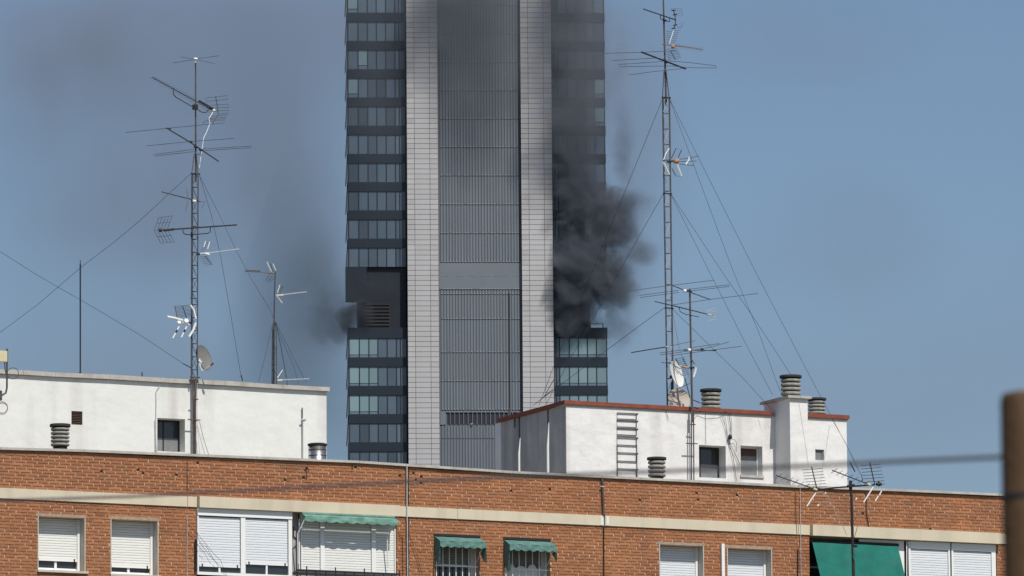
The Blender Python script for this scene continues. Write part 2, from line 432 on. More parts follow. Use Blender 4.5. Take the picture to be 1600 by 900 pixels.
MB().box(U0_-8.69, U1_+8.69, .345, 11.99, BT-.25, BT-.05).build('roof', ROOF, block)
# bricks
CH = .0645; BL = .24; JT = .013
singles = MB(); rest = MB(); nb = 0
br = random.Random(11)
def tone():
    t = br.gauss(1, .085); t = max(.68, min(1.3, t)); h = br.uniform(-.06, .06)
    return (t, t*(1+h), t*(1+1.6*h))
variants = []
bm_cache = {}
for i in range(18): variants.append(MB().box(0, BL-JT-.008, 0, MY+.004, 0, CH-JT, tone(), True).mesh('brick', BRICK))
chips = [(148, 736), (228, 738), (279, 741), (319, 742), (214, 733), (479, 733), (451, 748), (653, 752), (795, 765), (857, 763), (871, 768), (1083, 770), (1097, 780), (1448, 827), (1000, 779), (620, 742), (653, 742), (312, 722), (480, 748), (560, 731), (1155, 773), (1345, 800)]
chips = [(f(a, b_).x, f(a, b_).z) for a, b_ in chips]
cells = []
def courses(zlo, zhi, strip):
    n = int(round((zhi-zlo)/CH)); ch = (zhi-zlo)/n
    for r in range(n):
        z0 = zlo+r*ch+.5*JT; z1 = zlo+(r+1)*ch-.5*JT
        u = U0_ - (r % 2)*BL/2 - br.uniform(0, .06)
        while u < U1_:
            jit = br.choice((.010, .008, .003, -.002, -.006))
            ua, ub = max(u, U0_), min(u+BL-JT-.008+jit, U1_)
            if ub-ua > .03:
                for a, c in clear(ua, ub, z0, z1):
                    if c-a < .025: continue
                    za, zb_ = z0, z1
                    if strip:
                        tcap = min(ztop(a), ztop(c))-.004
                        if tcap < z0+.012: continue
                        zb_ = min(z1, tcap)
                    cells.append((a, c, za, zb_, abs((c-a)-(BL-JT-.008)) < .013 and abs(zb_-za-(ch-JT)) < .001))
            u += BL
courses(BT+.002, ztop(f(0, 700).x)+.1, True); courses(ZB+.003, BB-.002, False)
left = f(2, 740).x; right_lim = f(560, 740).x
for (a, c, z0, z1, full) in cells:
    y = br.uniform(-.0025, .0015)
    chip = any(a <= cx <= c and z0-.01 <= cz <= z1+.01 for cx, cz in chips)
    if full and nb < 300 and z0 > BT and a > left and not chip and f(0, 700).x <= a and a < right_lim and z0 < ztop(a)-.06:
        inst('brick', variants[br.randrange(18)], block, (a, y, z0)); nb += 1
        continue
    if chip:
        k_ = br.uniform(.25, .6); rest.box(a, a+(c-a)*k_, y, MY+.004, z0, z1, tone(), True); rest.box(a+(c-a)*k_+.001, min(c, a+(c-a)*k_+.06), y+.009, MY+.004, z0+.006, z1-.004, .10, True); rest.box(min(c-.002, a+(c-a)*k_+.061), c, y, MY+.004, z0, z1, tone(), True); continue
    rest.box(a, c, y, MY+.004, z0, z1, tone(), True)
rest.build('brickwork', BRICK, block, kind='stuff')
# band, in the lengths that its joints give
def ux(px, y=0.0, py=800): return f(px, py, y).x
for (xa, xb, pr, lo) in ((-60, 292, .03, 0), (292.7, 307, .03, 0), (307.5, 620, .15, .015), (620.5, 714, .03, 0), (714.5, 942.6, .03, 0), (944.4, 1246, .03, 0), (1246.6, 1264.2, .03, 0), (1264.7, 1559, .15, .02), (1559.6, 1640, .03, 0)):
    a, c = ux(xa), ux(xb)
    MB().box(a, c, -pr, .2 if pr < .1 else .3, BB-lo, BT).build('cream_band', BAND, block)
for a, c in ((937, 941.6), (946.4, 950)):
    MB().box(ux(a), ux(c), -.036, -.03, BB+.01, BT-.01).build('white_paint_patch', WHITE, block)
# parapet coping
for (i, (a, za)), (c, zc) in zip(enumerate(cop), cop[1:]):
    th = .05
    MB().add([(a, -.055, za), (c-.006, -.055, zc), (c-.006, .38, zc), (a, .38, za), (a, -.055, za+th), (c-.006, -.055, zc+th), (c-.006, .38, zc+th), (a, .38, za+th)],
             [(0, 1, 5, 4), (1, 2, 6, 5), (2, 3, 7, 6), (3, 0, 4, 7), (4, 5, 6, 7), (3, 2, 1, 0)]).build('coping_stone', COPE, block)

# ---- windows of the facade
def slat_mesh(w_, mt, t=1.0, h=.05):
    return MB().add([(0, .004, 0), (w_, .004, 0), (w_, -.004, .007), (0, -.004, .007), (0, -.004, h*.8), (w_, -.004, h*.8), (w_, .003, h-.003), (0, .003, h-.003)],
                    [(0, 1, 2, 3), (3, 2, 5, 4), (4, 5, 6, 7)], t).mesh('slat', mt)
def shutter(parent, u0, u1, z0, z1, y, mt=SLAT, h=.0515):
    ms = [slat_mesh(u1-u0, mt, t, h) for t in (1.0, .98, .96)]
    MB().box(u0, u1, y+.006, y+.02, z0, z1).build('shutter_back', BLACK, parent)
    z = z0+.045; k = 0
    MB().box(u0, u1, y-.02, y+.004, z0, z0+.043).build('bottom_rail', ALU, parent)
    while z < z1-.002:
        hh = min(h, z1-z)
        o = inst('slat', ms[br.choice((0, 0, 1, 1, 2))], parent, (u0, y, z))
        if hh < h: o.scale = (1, 1, hh/h)
        z += h
    for q in (.07, .93):
        MB().box(u0+(u1-u0)*q-.012, u0+(u1-u0)*q+.012, y-.035, y-.021, z0+.0, z0+.055).build('shutter_stop', BLACK, parent)
def win(o, sh_bottom_px, xl, label, y=.225, mt=SLAT, trims=True, panes=True):
    u0, u1, z0, z1 = o
    wn = MB()                                            # frame ring
    fw = .05
    wn.box(u0, u0+.035, y-.01, y+.08, z0+.003, z1-.003); wn.box(u1-.035-.05, u1-.003, y-.01, y+.08, z0+.003, z1-.003)
    wn.box(u0+.036, u1-.086, y-.01, y+.08, z0+.003, z0+.04)
    w_ = wn.build('window', ALU, block, label)
    zs_ = f(xl, sh_bottom_px).z if sh_bottom_px else z0+.05
    shutter(w_, u0+.037, u1-.087, zs_, z1-.004, y+.02, mt)
    if panes and zs_ > z0+.08:
        um = (u0+u1-.05)/2
        MB().box(um-.025, um+.025, y+.03, y+.07, z0+.041, zs_-.002).build('frame', ALU, w_)
        MB().box(u0+.037, u1-.087, y+.055, y+.06, z0+.041, z0+.075).build('frame', ALU, w_)
        MB().box(u0+.037, um-.026, y+.06, y+.065, z0+.076, zs_-.003).build('pane', GLASS, w_)
        MB().box(um+.026, u1-.087, y+.06, y+.065, z0+.076, zs_-.003).build('pane', GLASS, w_)
    MB().box(u0-.01, u1+.05, -.05, y+.1, z0-.045, z0-.001).build('sill', SILL, w_)
    MB().box(u0-.04, u1+.02, -.006, .2, z1+.001, z1+.062).build('lintel_or_shade_strip', LINTEL, w_)
    if trims:
        MB().box(u0+.001, u0+.02, -.008, y-.012, z0+.001, z1-.001).build('jamb', SILL, w_)
        MB().box(u1-.02, u1-.001, -.008, y-.012, z0+.001, z1-.001).build('jamb', SILL, w_)
    MB().box(u0+.03, u1-.03, y+.3, y+.32, z0, z1).build('room_behind', DARK, w_)
    return w_
win(OP['w1'], 873.5, 59, 'window with white shutter nearly closed, leftmost', mt=SLATC)
win(OP['w2'], 884, 172.5, 'window with white shutter lowered almost to its sill', mt=SLATC)
win(OP['w8'], 930, 1029.6, 'window with closed white shutter left of the white pipe')
win(OP['w9'], 935, 1135.5, 'window with closed white shutter right of the white pipe')

# ---- glazed balcony A
o = OP['ab']
MB().box(o[0]-.0, o[1]+.0, 1.3, 1.35, o[2], o[3]).build('balcony_back_wall', GREYWALL, block)
def Lz(px, py, y): return f(px, py, y).z
def Lx(px, y, py=850): return f(px, py, y).x
yA = -.06
q = MB(); xa, xm0, xm1, xb = Lx(308.6, yA), Lx(376.4, yA), Lx(383.6, yA), Lx(456.5, yA)
zA1 = BB-.02; zA0 = Lz(308, 897.5, yA); zbox = Lz(308, 804.8, yA)
q.box(xa, xa+.03, yA, yA+.09, zA0, zbox-.001); q.box(xm0, xm1, yA, yA+.09, zA0+.06, zbox-.001); q.box(xb-.08, xb, yA, yA+.09, zA0, zbox-.001)
q.box(xa, xb, yA-.015, yA+.16, zbox, zA1); q.box(xa+.031, xb-.081, yA, yA+.09, zA0, zA0+.059)
bayA = q.build('glazed_balcony', ALU, block, 'enclosed balcony with two white shutters and a sliver of glass below')
for (x0, x1, pyb, pxl) in ((xa+.03, xm0, 884.5, 308), (xm1, xb-.08, 881.5, 384)):
    zb_ = Lz(pxl, pyb, yA)
    shutter(bayA, x0+.012, x1-.012, zb_, zbox-.02, yA+.03)
    xm = (x0+x1)/2
    MB().box(xm-.02, xm+.02, yA+.02, yA+.06, zA0+.06, zb_).build('frame', ALU, bayA)
    MB().box(x0+.002, xm-.022, yA+.05, yA+.055, zA0+.06, zb_).build('pane', GLASS, bayA)
    MB().box(xm+.022, x1-.002, yA+.05, yA+.055, zA0+.06, zb_).build('pane', GLASS, bayA)
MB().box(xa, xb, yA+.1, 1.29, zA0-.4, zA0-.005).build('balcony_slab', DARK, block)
# gray reveal and pipe between
MB().box(Lx(457, .12), Lx(466, .12), .12, .5, o[2], o[3]-.005).build('pier', GREYWALL, block)
MB().tube(P(A, [(459, 823), (458.5, 838), (464, 842)], .1), .012).build('cable', BLACK, block)
MB().tube(P(A, [(467.7, 811), (467.7, 900)], .0), .016, 8).build('drain_pipe', WHITEP, block)
# ---- balcony B
yB = .05
q = MB(); xa, xb = Lx(470, yB), Lx(619, yB); zt = BB-.03; zb_ = Lz(470, 905, yB)
ms_ = [(Lx(500, yB), Lx(506.3, yB)), (Lx(580, yB), Lx(586.4, yB))]
q.box(xa, xb-.02, yB-.035, yB+.08, zt+.001, zt+.028)
bayB = q.build('glazed_balcony', ALU, block, 'enclosed balcony with cream shutters under the pale green awning')
MB().box(xa, xa+.025, yB-.02, yB+.07, zb_, zt).build('frame', ALU, bayB); MB().box(xb-.045, xb-.02, yB-.02, yB+.07, zb_, zt).build('frame', ALU, bayB)
for a, c in ms_: MB().box(a, c, yB-.03, yB+.07, zb_, zt).build('frame', ALU, bayB)
for a, c in ((xa+.025, ms_[0][0]), (ms_[0][1], ms_[1][0]), (ms_[1][1], xb-.045)):
    shutter(bayB, a+.005, c-.005, zb_, zt, yB+.01, SLATC)
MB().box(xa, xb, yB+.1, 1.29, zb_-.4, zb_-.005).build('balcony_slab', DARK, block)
rl = empty('planter_rail', A, f(545, 905, -.2), 'black metal railing with spiked stays at the foot of the cream shuttered balcony', 'railing')
zr = Lz(470, 889.5, -.25)
MB().box(Lx(463, -.25), Lx(625, -.25), -.27, -.23, zr-.03, zr).build('top_rail', BLACK, rl)
MB().box(Lx(463, -.25), Lx(625, -.25), -.26, -.24, zr-.10, zr-.07).build('lower_rail', BLACK, rl)
MB().box(Lx(463, -.25), Lx(625, -.25), -.10, -.095, zr-.11, zr-.01).build('mesh_panel', STEEL, rl)
for px in (464, 479, 494, 509, 524, 539, 554, 569, 584, 599, 612, 624):
    h_ = .07 if px in (479, 524, 569, 624) else -.035
    MB().box(Lx(px, -.25)-.01, Lx(px, -.25)+.01, -.262, -.242, zr-.6, zr+h_).build('stay', BLACK, rl)
MB().box(Lx(463, -.25), Lx(463, -.25)+.03, -.22, .1, zr-.08, zr-.05).build('wall_bracket', BLACK, rl)
MB().box(Lx(624, -.25), Lx(624, -.25)+.03, -.22, .0, zr-.08, zr-.05).build('wall_bracket', BLACK, rl)

# ---- awnings
def valance(x0, x1, y, ztop_, drop, n, mt, parent, name='valance', sag=.02, ph=0.):
    vs = []; fs = []; N = n*6
    for i in range(N+1):
        t = i/N; s_ = abs(math.sin(math.pi*(t*n+ph)))
        x = x0+(x1-x0)*t; yy = y+.006*math.sin(t*29)
        vs += [(x, yy, ztop_+.004*math.sin(t*17)), (x, yy-.01+.008*math.sin(t*23+1), ztop_-drop*.5), (x, yy-.012, ztop_-drop+sag*(1-s_))]
    for i in range(N):
        for k in (0, 1): a = i*3+k; fs.append((a+1, a+4, a+3, a))
    vb = [(v[0], v[1]+.004, v[2]) for v in vs]; m_ = len(vs)
    fs2 = [tuple(q_+m_ for q_ in reversed(f_)) for f_ in fs]
    return MB().add(vs+vb, fs+fs2).build(name, mt, parent)
def sheet(pts_grid, th=.005):
    """rows of points -> thin cloth"""
    n = len(pts_grid); m_ = len(pts_grid[0]); vs = [p for r_ in pts_grid for p in r_]
    fs = [(i*m_+j, i*m_+j+1, (i+1)*m_+j+1, (i+1)*m_+j) for i in range(n-1) for j in range(m_-1)]
    vb = [(v[0], v[1]+th, v[2]-th) for v in vs]; k = len(vs)
    return MB().add(vs+vb, fs+[tuple(q_+k for q_ in reversed(f_)) for f_ in fs])
# B: nearly rolled up, short
yo = -.30; x0, x1 = Lx(477, yo), Lx(622, yo); zt = Lz(477, 806, yo)
aw = empty('awning', A, (x0, -.1, zt), 'pale faded green awning rolled up short over the cream shutters', 'awning')
sheet([[(x0+(x1-x0)*t/12, -.16, zt+.05+.0*t) for t in range(13)], [(x0+(x1-x0)*t/12, yo, zt+.006*math.sin(t*2.1)) for t in range(13)]]).build('canopy', GREENL, aw)
valance(x0, x1, yo-.002, zt, .12, 9, GREENL, aw, sag=.03)
MB().tube([(x0, -.13, zt+.07), (x1, -.13, zt+.07)], .028, 10).build('roller', GREENL, aw)
for x in (x0+.02, x1-.05):
    MB().tube([(x, yo+.02, zt-.03), (x-.1, -.1, zt-.35), (x-.06, -.02, zt-.95)], .013).build('arm', ALU, aw)
# 6 and 7: small drooping awnings over grilles
def small_awning(ow, pxl, pxr, pyt, label, ph, glab, side_drop):
    u0, u1, z0, z1 = ow
    zt = z1-.035; yo = -.30
    x0, x1 = u0-.02, u1+.0
    aw = empty('awning', A, (x0, 0, zt), label, 'awning', 'small green window awnings')
    N = 10; gr = []
    for k in range(4):
        t = k/3
        gr.append([(x0+(x1-x0)*j/N + .0, .03+(yo-.03)*t, zt-.13*t**1.4 - .012*math.sin(j*1.9+ph)*t) for j in range(N+1)])
    sheet(gr).build('canopy', GREENM, aw)
    valance(x0, x1, yo-.002, zt-.13, .13, 6, GREENM, aw, sag=.035, ph=ph)
    for x, dd in ((x0, side_drop[0]), (x1, side_drop[1])):          # ragged cloth sides
        s_ = MB().add([(x, .02, zt), (x, yo, zt-.13), (x+.02, yo+.02, zt-.30-dd*.5), (x-.01, yo+.10, zt-dd), (x, -.06, zt-dd*.72), (x, .02, zt-dd*.35)], [(0, 1, 2, 3, 4, 5)])
        s_.add([(v[0]+.004, v[1], v[2]) for v in s_.v], [(5, 4, 3, 2, 1, 0)]); s_.build('side_cloth', GREENM, aw)
    MB().tube([(x0+.02, yo+.03, zt-.165), (x1-.02, yo+.03, zt-.165)], .008).build('front_bar', ALU, aw)
    for x in (x0+.03, x1-.03): MB().tube([(x, yo+.01, zt-.14), (x, .1, zt-.5)], .009).build('arm', ALU, aw)
    # window with bars
    y = .24; wn = MB()
    wn.box(u0, u0+.04, y, y+.07, z0, z1-.003); wn.box(u1-.1, u1-.003, y, y+.07, z0, z1-.003)
    w_ = wn.build('window', ALU, block, glab)
    zs_ = z1-.62
    shutter(w_, u0+.041, u1-.101, zs_, z1-.004, y+.02, SLATG)
    MB().box(u0+.041, u1-.101, y+.05, y+.055, z0, zs_-.004).build('pane', GLASSL if 'cloth' in glab else GLASS, w_)
    MB().box(u0-.03, u1+.01, -.012, .2, z1-.03, z1+.02).build('lintel_or_shade_strip', BLACK, w_)  # black strip paints in the shadow gap above the awning
    MB().box(u0+.03, u1-.03, y+.3, y+.32, z0, z1).build('room_behind', DARK, w_)
    gr_ = empty('window_grille', A, (u0, .05, z0), 'white bar grille in the ' + ('left' if 'left' in label else 'right') + ' of the two windows with small green awnings', 'window grille', 'white window grilles')
    n = 7
    for i in range(n):
        x = u0+.05+(u1-u0-.13)*i/(n-1)
        MB().box(x-.008, x+.008, .04, .056, z0, z1-.10-.0).build('bar', ALU, gr_)
    for zz in (z1-.64, z1-.14): MB().box(u0+.002, u1-.03, .03, .039, zz, zz+.02).build('cross_bar', ALU, gr_)
    return w_
small_awning(OP['w6'], 677, 755, 838, 'small weathered green awning over the left barred window', .1, 'barred window left', (.62, .5))
small_awning(OP['w7'], 788, 868, 843, 'small weathered green awning over the right barred window', .5, 'barred window with pale cloth behind the bars', (.7, .35))
q = MB()                                               # pale cloth hanging behind the bars of the right one
u0, u1, z0, z1 = OP['w7']
zc = z1-.58
q.add([(u0+.08+(u1-u0-.22)*i/10, .16+.02*math.sin(i*2), zc+(.05 if i % 3 else -.03)+.02*math.sin(i)) for i in range(11)] + [(u0+.08+(u1-u0-.22)*i/10, .16, zc-.6) for i in range(11)],
      [(i+11, i+12, i+1, i) for i in range(10)]); q.build('curtain', SLATC, block)
# white pipe
wp = MB().box(Lx(1127, -.05), Lx(1131.6, -.05), -.07, -.002, ZB-2, Lz(1129, 849.5, -.05)).build('white_flue', WHITEP, block)
# ---- balcony C with the large green awning
o = OP['c']
MB().box(o[0], o[1], 1.3, 1.35, o[2], o[3]).build('balcony_back_wall', DARK, block)  # near-black wall colour paints in the shade behind the awning
yC = -.02
za = Lz(1269.3, 847.5, yC-.05); xa = Lx(1269.3, yC-.05); xb = Lx(1402.6, yC-.05)
aw = empty('awning', A, (xa, yC, za), 'large bright green awning let down steeply over the balcony at the right', 'awning')
rows = []
for k in range(9):
    t = k/8; d = 1.25*t
    rows.append([(xa+(xb-xa)*j/14, yC-.05-.46*d-.01*math.sin(math.pi*j/14*2), za-d+.004*math.sin(j*.9+k)) for j in range(15)])
sheet(rows).build('canopy', GREEN, aw)
MB().tube([(xa-.03, yC, za+.03), (xb+.04, yC, za+.03)], .035, 10).build('roller', BLACK, aw)
MB().tube([(xa, yC-.05-.46*1.25, za-1.25), (xb, yC-.05-.46*1.25, za-1.25)], .02, 8).build('front_bar', ALU, aw)
for x in (xa+.05, xb-.05): MB().tube([(x, yC-.62, za-1.24), (x, yC+.1, za-1.0)], .012).build('arm', ALU, aw)
q = MB()
xs_ = [Lx(1403, yC), Lx(1414, yC), Lx(1419.5, yC), Lx(1422.6, yC), Lx(1481.5, yC), Lx(1484.2, yC), Lx(1486.6, yC), Lx(1489.3, yC), Lx(1549, yC), Lx(1555.5, yC)]
zC1 = BB-.03; zC0 = o[2]+.02; zbx = Lz(1422, 856.5, yC)
MB().box(xs_[0]-.9, xs_[1], yC+.04, yC+.08, zC0, zC1).build('white_side_panel', ALU, block)
q.box(xs_[2], xs_[3], yC, yC+.08, zC0, zC1-.001); q.box(xs_[4], xs_[5], yC, yC+.08, zC0, zbx-.001); q.box(xs_[6], xs_[7], yC, yC+.08, zC0, zbx-.001); q.box(xs_[8], xs_[9], yC, yC+.08, zC0, zbx-.001)
q.box(xs_[3]+.001, xs_[5], yC-.01, yC+.1, zbx, zC1); q.box(xs_[6], xs_[9], yC-.01, yC+.1, zbx, zC1)
bayC = q.build('glazed_balcony', ALU, block, 'enclosed balcony with two closed white shutters right of the large green awning')
shutter(bayC, xs_[3]+.004, xs_[4]-.004, zC0, zbx-.01, yC+.03); shutter(bayC, xs_[7]+.004, xs_[8]-.004, zC0, zbx-.01, yC+.03)
MB().tube(P(A, [(1416.6, 846), (1416.6, 915)], -.05), .012).build('drain_pipe', WHITEP, block)
MB().box(o[0], Lx(1402, .3), .3, .34, zC0, za-.02).build('balcony_glazing', GLASS, block)

# ---- cables and pipes clipped to the facade
def run(name, pts, r, mt, y=-.03, n=6, parent=None, label=None, frame=A):
    return MB().tube(P(frame, pts, y), r, n).build(name, mt, parent or block, label)
run('cable', [(292.6, 721), (292.6, 768)], .006, BLACK, -.012)
run('cable', [(292.2, 805), (292, 925)], .007, BRIGHT, -.02)
run('cable_duct', [(306, 843), (306, 893)], .02, BLACK, -.04)
run('cable', [(293, 818), (312, 838), (331, 862), (345, 876), (354, 900)], .004, BLACK, -.1)
run('cable', [(309, 832), (309.5, 842), (318, 853), (322, 853), (330, 868), (338, 880), (344, 888)], .004, BLACK, -.12)
run('cable', [(308, 850), (314, 858), (320, 863)], .004, BLACK, -.12)
run('drain_pipe', [(635.9, 725), (635.9, 810)], .013, BRIGHT, -.05); run('drain_pipe', [(636.4, 810), (637.2, 930)], .014, BRIGHT, -.05)
run('cable', [(638.4, 726), (639, 930)], .008, BLACK, -.02)  # black tube drawn as the shadow beside the white pipe
run('cable', [(551, 716), (551, 733)], .007, BLACK, -.03)
run('cable', [(638, 832), (646, 852), (653, 872), (659, 898), (664, 920)], .005, BLACK, -.05)
run('cable', [(621, 833), (629, 838), (630.5, 930)], .006, BLACK, -.03)
run('downpipe', [(941, 746), (942.2, 776), (943.6, 805)], .026, RUST, -.04, 8, label='dark brown downpipe running down the brick parapet')
run('cable', [(943.5, 822), (943.5, 930)], .014, BLACK, -.02)
run('pipe_clip', [(938, 760), (945, 760.6)], .012, BRIGHT, -.06)
run('cable', [(1243.5, 768), (1243.5, 800), (1245.5, 838)], .006, BLACK, -.035)
run('cable', [(1250.5, 758), (1250.5, 800), (1252, 930)], .007, BRIGHT, -.035)
run('cable', [(1247, 857), (1247, 930)], .012, BLACK, -.03)
run('cable', [(479, 733), (479, 748)], .006, BLACK, -.012); run('cable', [(476, 733), (483, 734)], .01, BLACK, -.02)
run('cable', [(1353.8, 770), (1354.2, 803), (1358, 822)], .014, RUST, -.02)  # brown tube drawn for a dark streak on the bricks

# ================================================================== ROOFTOP ROOMS
SB = 3.0
base_z = BT-.049
def wall_with_holes(x0, x1, z0, z1, holes, y0, y1):
    m_ = MB(); zs = sorted({z0, z1} | {h[2] for h in holes} | {h[3] for h in holes}); zs = [z for z in zs if z0 <= z <= z1]
    for a, b_ in zip(zs, zs[1:]):
        segs = [(x0, x1)]
        for h in holes:
            if b_ > h[2]+1e-4 and a < h[3]-1e-4:
                ns = []
                for p, q_ in segs:
                    if q_ <= h[0] or p >= h[1]: ns.append((p, q_)); continue
                    if p < h[0]: ns.append((p, h[0]))
                    if q_ > h[1]: ns.append((h[1], q_))
                segs = ns
        for p, q_ in segs: m_.box(p, q_, y0, y1, a, b_)
    return m_
def roof_window(parent, h, y, depth, mats, split, frame=None, reveal=WHITE, lab=None, lower=None):
    u0, u1, z0, z1 = h; yy = y+depth
    q = MB(); q.box(u0, u0+.03, yy-.02, yy+.04, z0, z1); q.box(u1-.03, u1, yy-.02, yy+.04, z0, z1); q.box(u0+.031, u1-.031, yy-.02, yy+.04, z0, z0+.03); q.box(u0+.031, u1-.031, yy-.02, yy+.04, z1-.03, z1)
    w_ = q.build('window', frame or BLACK, parent, lab)
    um = u0+(u1-u0)*split; zm = lower if lower else z0+.031
    if lower:
        if split: MB().box(u0+.031, um-.015, yy, yy+.01, z0+.031, zm).build('pane', mats[1], w_); MB().box(um+.015, u1-.031, yy, yy+.01, z0+.031, zm).build('pane', mats[1], w_)
        else: MB().box(u0+.031, u1-.031, yy, yy+.01, z0+.031, zm).build('pane', mats[1], w_)
    if split:
        MB().box(u0+.031, um-.015, yy, yy+.01, zm+.002, z1-.031).build('pane', mats[0], w_); MB().box(um+.015, u1-.031, yy, yy+.01, zm+.002, z1-.031).build('pane', mats[0], w_)
        MB().box(um-.014, um+.014, yy-.01, yy+.02, z0+.031, z1-.031).build('mullion', frame or BLACK, w_)
    else: MB().box(u0+.031, u1-.031, yy, yy+.01, zm+.002, z1-.031).build('pane', mats[0], w_)
    return w_
# ---- left room
def gz(px, py, y=SB): return f(px, py, y).z
def gx(px, y=SB, py=660): return f(px, py, y).x
xl, xr = gx(-90), gx(510.3)
zt = (gz(20, 586.5)+gz(250, 598.5)+gz(500, 609.5))/3
rm = empty('rooftop_room', A, ((xl+xr)/2, SB, base_z), 'long white rendered rooftop room with grey coping, at the left behind the parapet', 'rooftop room')
H = [rect(245.8, 652.8, 289, 704.5, SB), rect(111.6, 642, 128.8, 663.2, SB)]
wall_with_holes(xl, xr, base_z, zt, H, SB, SB+.36).build('front_wall', WHITE, rm)
MB().box(xl, xl+.3, SB+.361, SB+4.7, base_z, zt).build('side_wall', WHITE, rm); MB().box(xr-.3, xr, SB+.361, SB+4.7, base_z, zt).build('side_wall', WHITE, rm); MB().box(xl, xr, SB+4.701, SB+5, base_z, zt).build('back_wall', WHITE, rm)
MB().box(xl+.31, xr-.31, SB+.362, SB+4.69, zt-.2, zt-.01).build('roof', ROOF, rm)
MB().box(xl+.31, xr-.31, SB+1.2, SB+1.25, base_z, zt-.21).build('room_behind', DARK, rm)
# coping in slightly uneven sheet lengths
cx = [xl-.03] + [gx(q_) for q_ in (35, 85, 170, 262, 350, 440)] + [xr+.05]
zt2 = [0, .012, .0, .018, .004, .015, -.004, .0]
for i in range(7):
    a, c = cx[i], cx[i+1]-.005; da, dc = zt2[i], zt2[i+1]
    MB().add([(a, SB-.07, zt+da*.5), (c, SB-.07, zt+dc*.5), (c, SB+.45, zt), (a, SB+.45, zt), (a, SB-.07, zt+.085+da), (c, SB-.07, zt+.085+dc), (c, SB+.45, zt+.12+dc), (a, SB+.45, zt+.12+da)],
             [(0, 1, 5, 4), (1, 2, 6, 5), (2, 3, 7, 6), (3, 0, 4, 7), (4, 5, 6, 7), (3, 2, 1, 0)]).build('coping', COPE, rm)
roof_window(rm, H[0], SB, .31, (GLASS, GLASSL), .42, lab='dark two-leaf window', lower=gz(246, 681))
q = MB(); h = H[1]; q.box(h[0], h[1], SB+.05, SB+.06, h[2], h[3]); vent = q.build('vent_grille', DARK, rm)
for i in range(8):
    z = h[2]+.005+(h[3]-h[2]-.01)*i/8; MB().add([(h[0]+.01, SB+.045, z), (h[1]-.01, SB+.045, z), (h[1]-.01, SB+.01, z+.008), (h[0]+.01, SB+.01, z+.008), (h[1]-.01, SB+.045, z+.03), (h[0]+.01, SB+.045, z+.03)], [(0, 1, 2, 3), (3, 2, 4, 5)]).build('louvre', LOUVRE_OR_SHADE, vent)
run('conduit', [(474.8, 655), (474.9, 722)], .032, WHITEP, SB-.05, 10, rm); run('conduit', [(472.3, 637), (472.5, 660), (474, 722)], .012, STEEL, SB-.03, 6, rm)
run('pipe_clip', [(470.5, 655.3), (478.5, 655.5)], .014, BRIGHT, SB-.09, 6, rm)
run('cable', [(255, 589), (249, 604), (244, 611), (244.2, 630), (243.7, 655), (243.5, 690), (245.5, 706)], .006, BRIGHT, SB-.03, 6, rm)
run('cable', [(243, 655), (243.5, 705)], .013, BRIGHT, SB-.03, 6, rm)
run('cable', [(303.5, 655), (312, 660), (318, 685), (326.5, 712)], .005, STEEL, SB-.08, 6, rm); run('cable', [(308, 598), (308, 660), (312, 710)], .005, BRIGHT, SB-.08, 6, rm)
run('hook', [(222, 581.5), (222, 589)], .013, BLACK, SB+.2, 6, rm)

# ---- right room
RX0, RX1 = gx(884.8, SB, 680), gx(1323, SB, 680)
zt = (gz(885, 632)+gz(1100, 643.5)+gz(1320, 655))/3
DEP = 3.25
rm2 = empty('rooftop_room', A, ((RX0+RX1)/2, SB, base_z), 'white rooftop room with dark red coping and grey unpainted side wall', 'rooftop room')
H = [rect(1092, 695, 1133.8, 745.5, SB), rect(1157, 696, 1191, 742, SB), rect(1273.7, 702, 1287.6, 718.8, SB)]
wall_with_holes(RX0, RX1, base_z, zt, H, SB, SB+.36).build('front_wall', WHITE_OLD, rm2)
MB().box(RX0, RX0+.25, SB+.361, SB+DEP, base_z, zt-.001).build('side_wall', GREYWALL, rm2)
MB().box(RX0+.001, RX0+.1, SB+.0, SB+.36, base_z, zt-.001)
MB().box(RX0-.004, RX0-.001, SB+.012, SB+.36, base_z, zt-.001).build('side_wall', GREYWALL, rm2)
MB().box(RX1-.25, RX1, SB+.361, SB+DEP, base_z, zt).build('side_wall', WHITE_OLD, rm2); MB().box(RX0, RX1, SB+DEP+.001, SB+DEP+.3, base_z, zt).build('back_wall', WHITE_OLD, rm2)
MB().box(RX0+.26, RX1-.26, SB+.362, SB+DEP-.01, zt-.25, zt-.02).build('roof', ROOF, rm2)
MB().box(RX0+.26, RX1-.26, SB+1.2, SB+1.25, base_z, zt-.26).build('room_behind', DARK, rm2)
q = MB(); xc0, xc1 = gx(1211.5), gx(1264)
MB().box(RX0-.06, xc0-.1, SB-.05, SB+.42, zt+.001, zt+.085).build('coping', REDTRIM, rm2)
MB().box(xc1-.3, RX1+.05, SB-.05, SB+.42, zt+.001, zt+.085).build('coping', REDTRIM, rm2)
MB().box(RX0-.06, RX0+.3, SB+.423, SB+DEP+.05, zt+.001, zt+.083).build('coping', REDTRIM, rm2)
MB().box(RX0-.045, RX1+.02, SB-.02, SB+.4, zt-.03, zt).build('coping_bed', COPE, rm2)
roof_window(rm2, H[0], SB, .34, (GLASS, GLASSL), .3, frame=BLACK, lab='dark window with grey lower half', lower=gz(1092, 722))
roof_window(rm2, H[1], SB, .22, (LOUVRE_OR_SHADE, GLASSL), 0, frame=ALU, lab='window with grey blind', lower=gz(1157, 710))  # dark upper pane paints the shade across the top of the blind
roof_window(rm2, H[2], SB, .05, (GLASSL, GLASSL), 0, frame=GLASSL, lab='tiny grey window')
MB().box(H[1][0]-.02, H[1][1]+.02, SB-.03, SB+.2, H[1][2]-.05, H[1][2]-.001).build('sill', COPE, rm2)
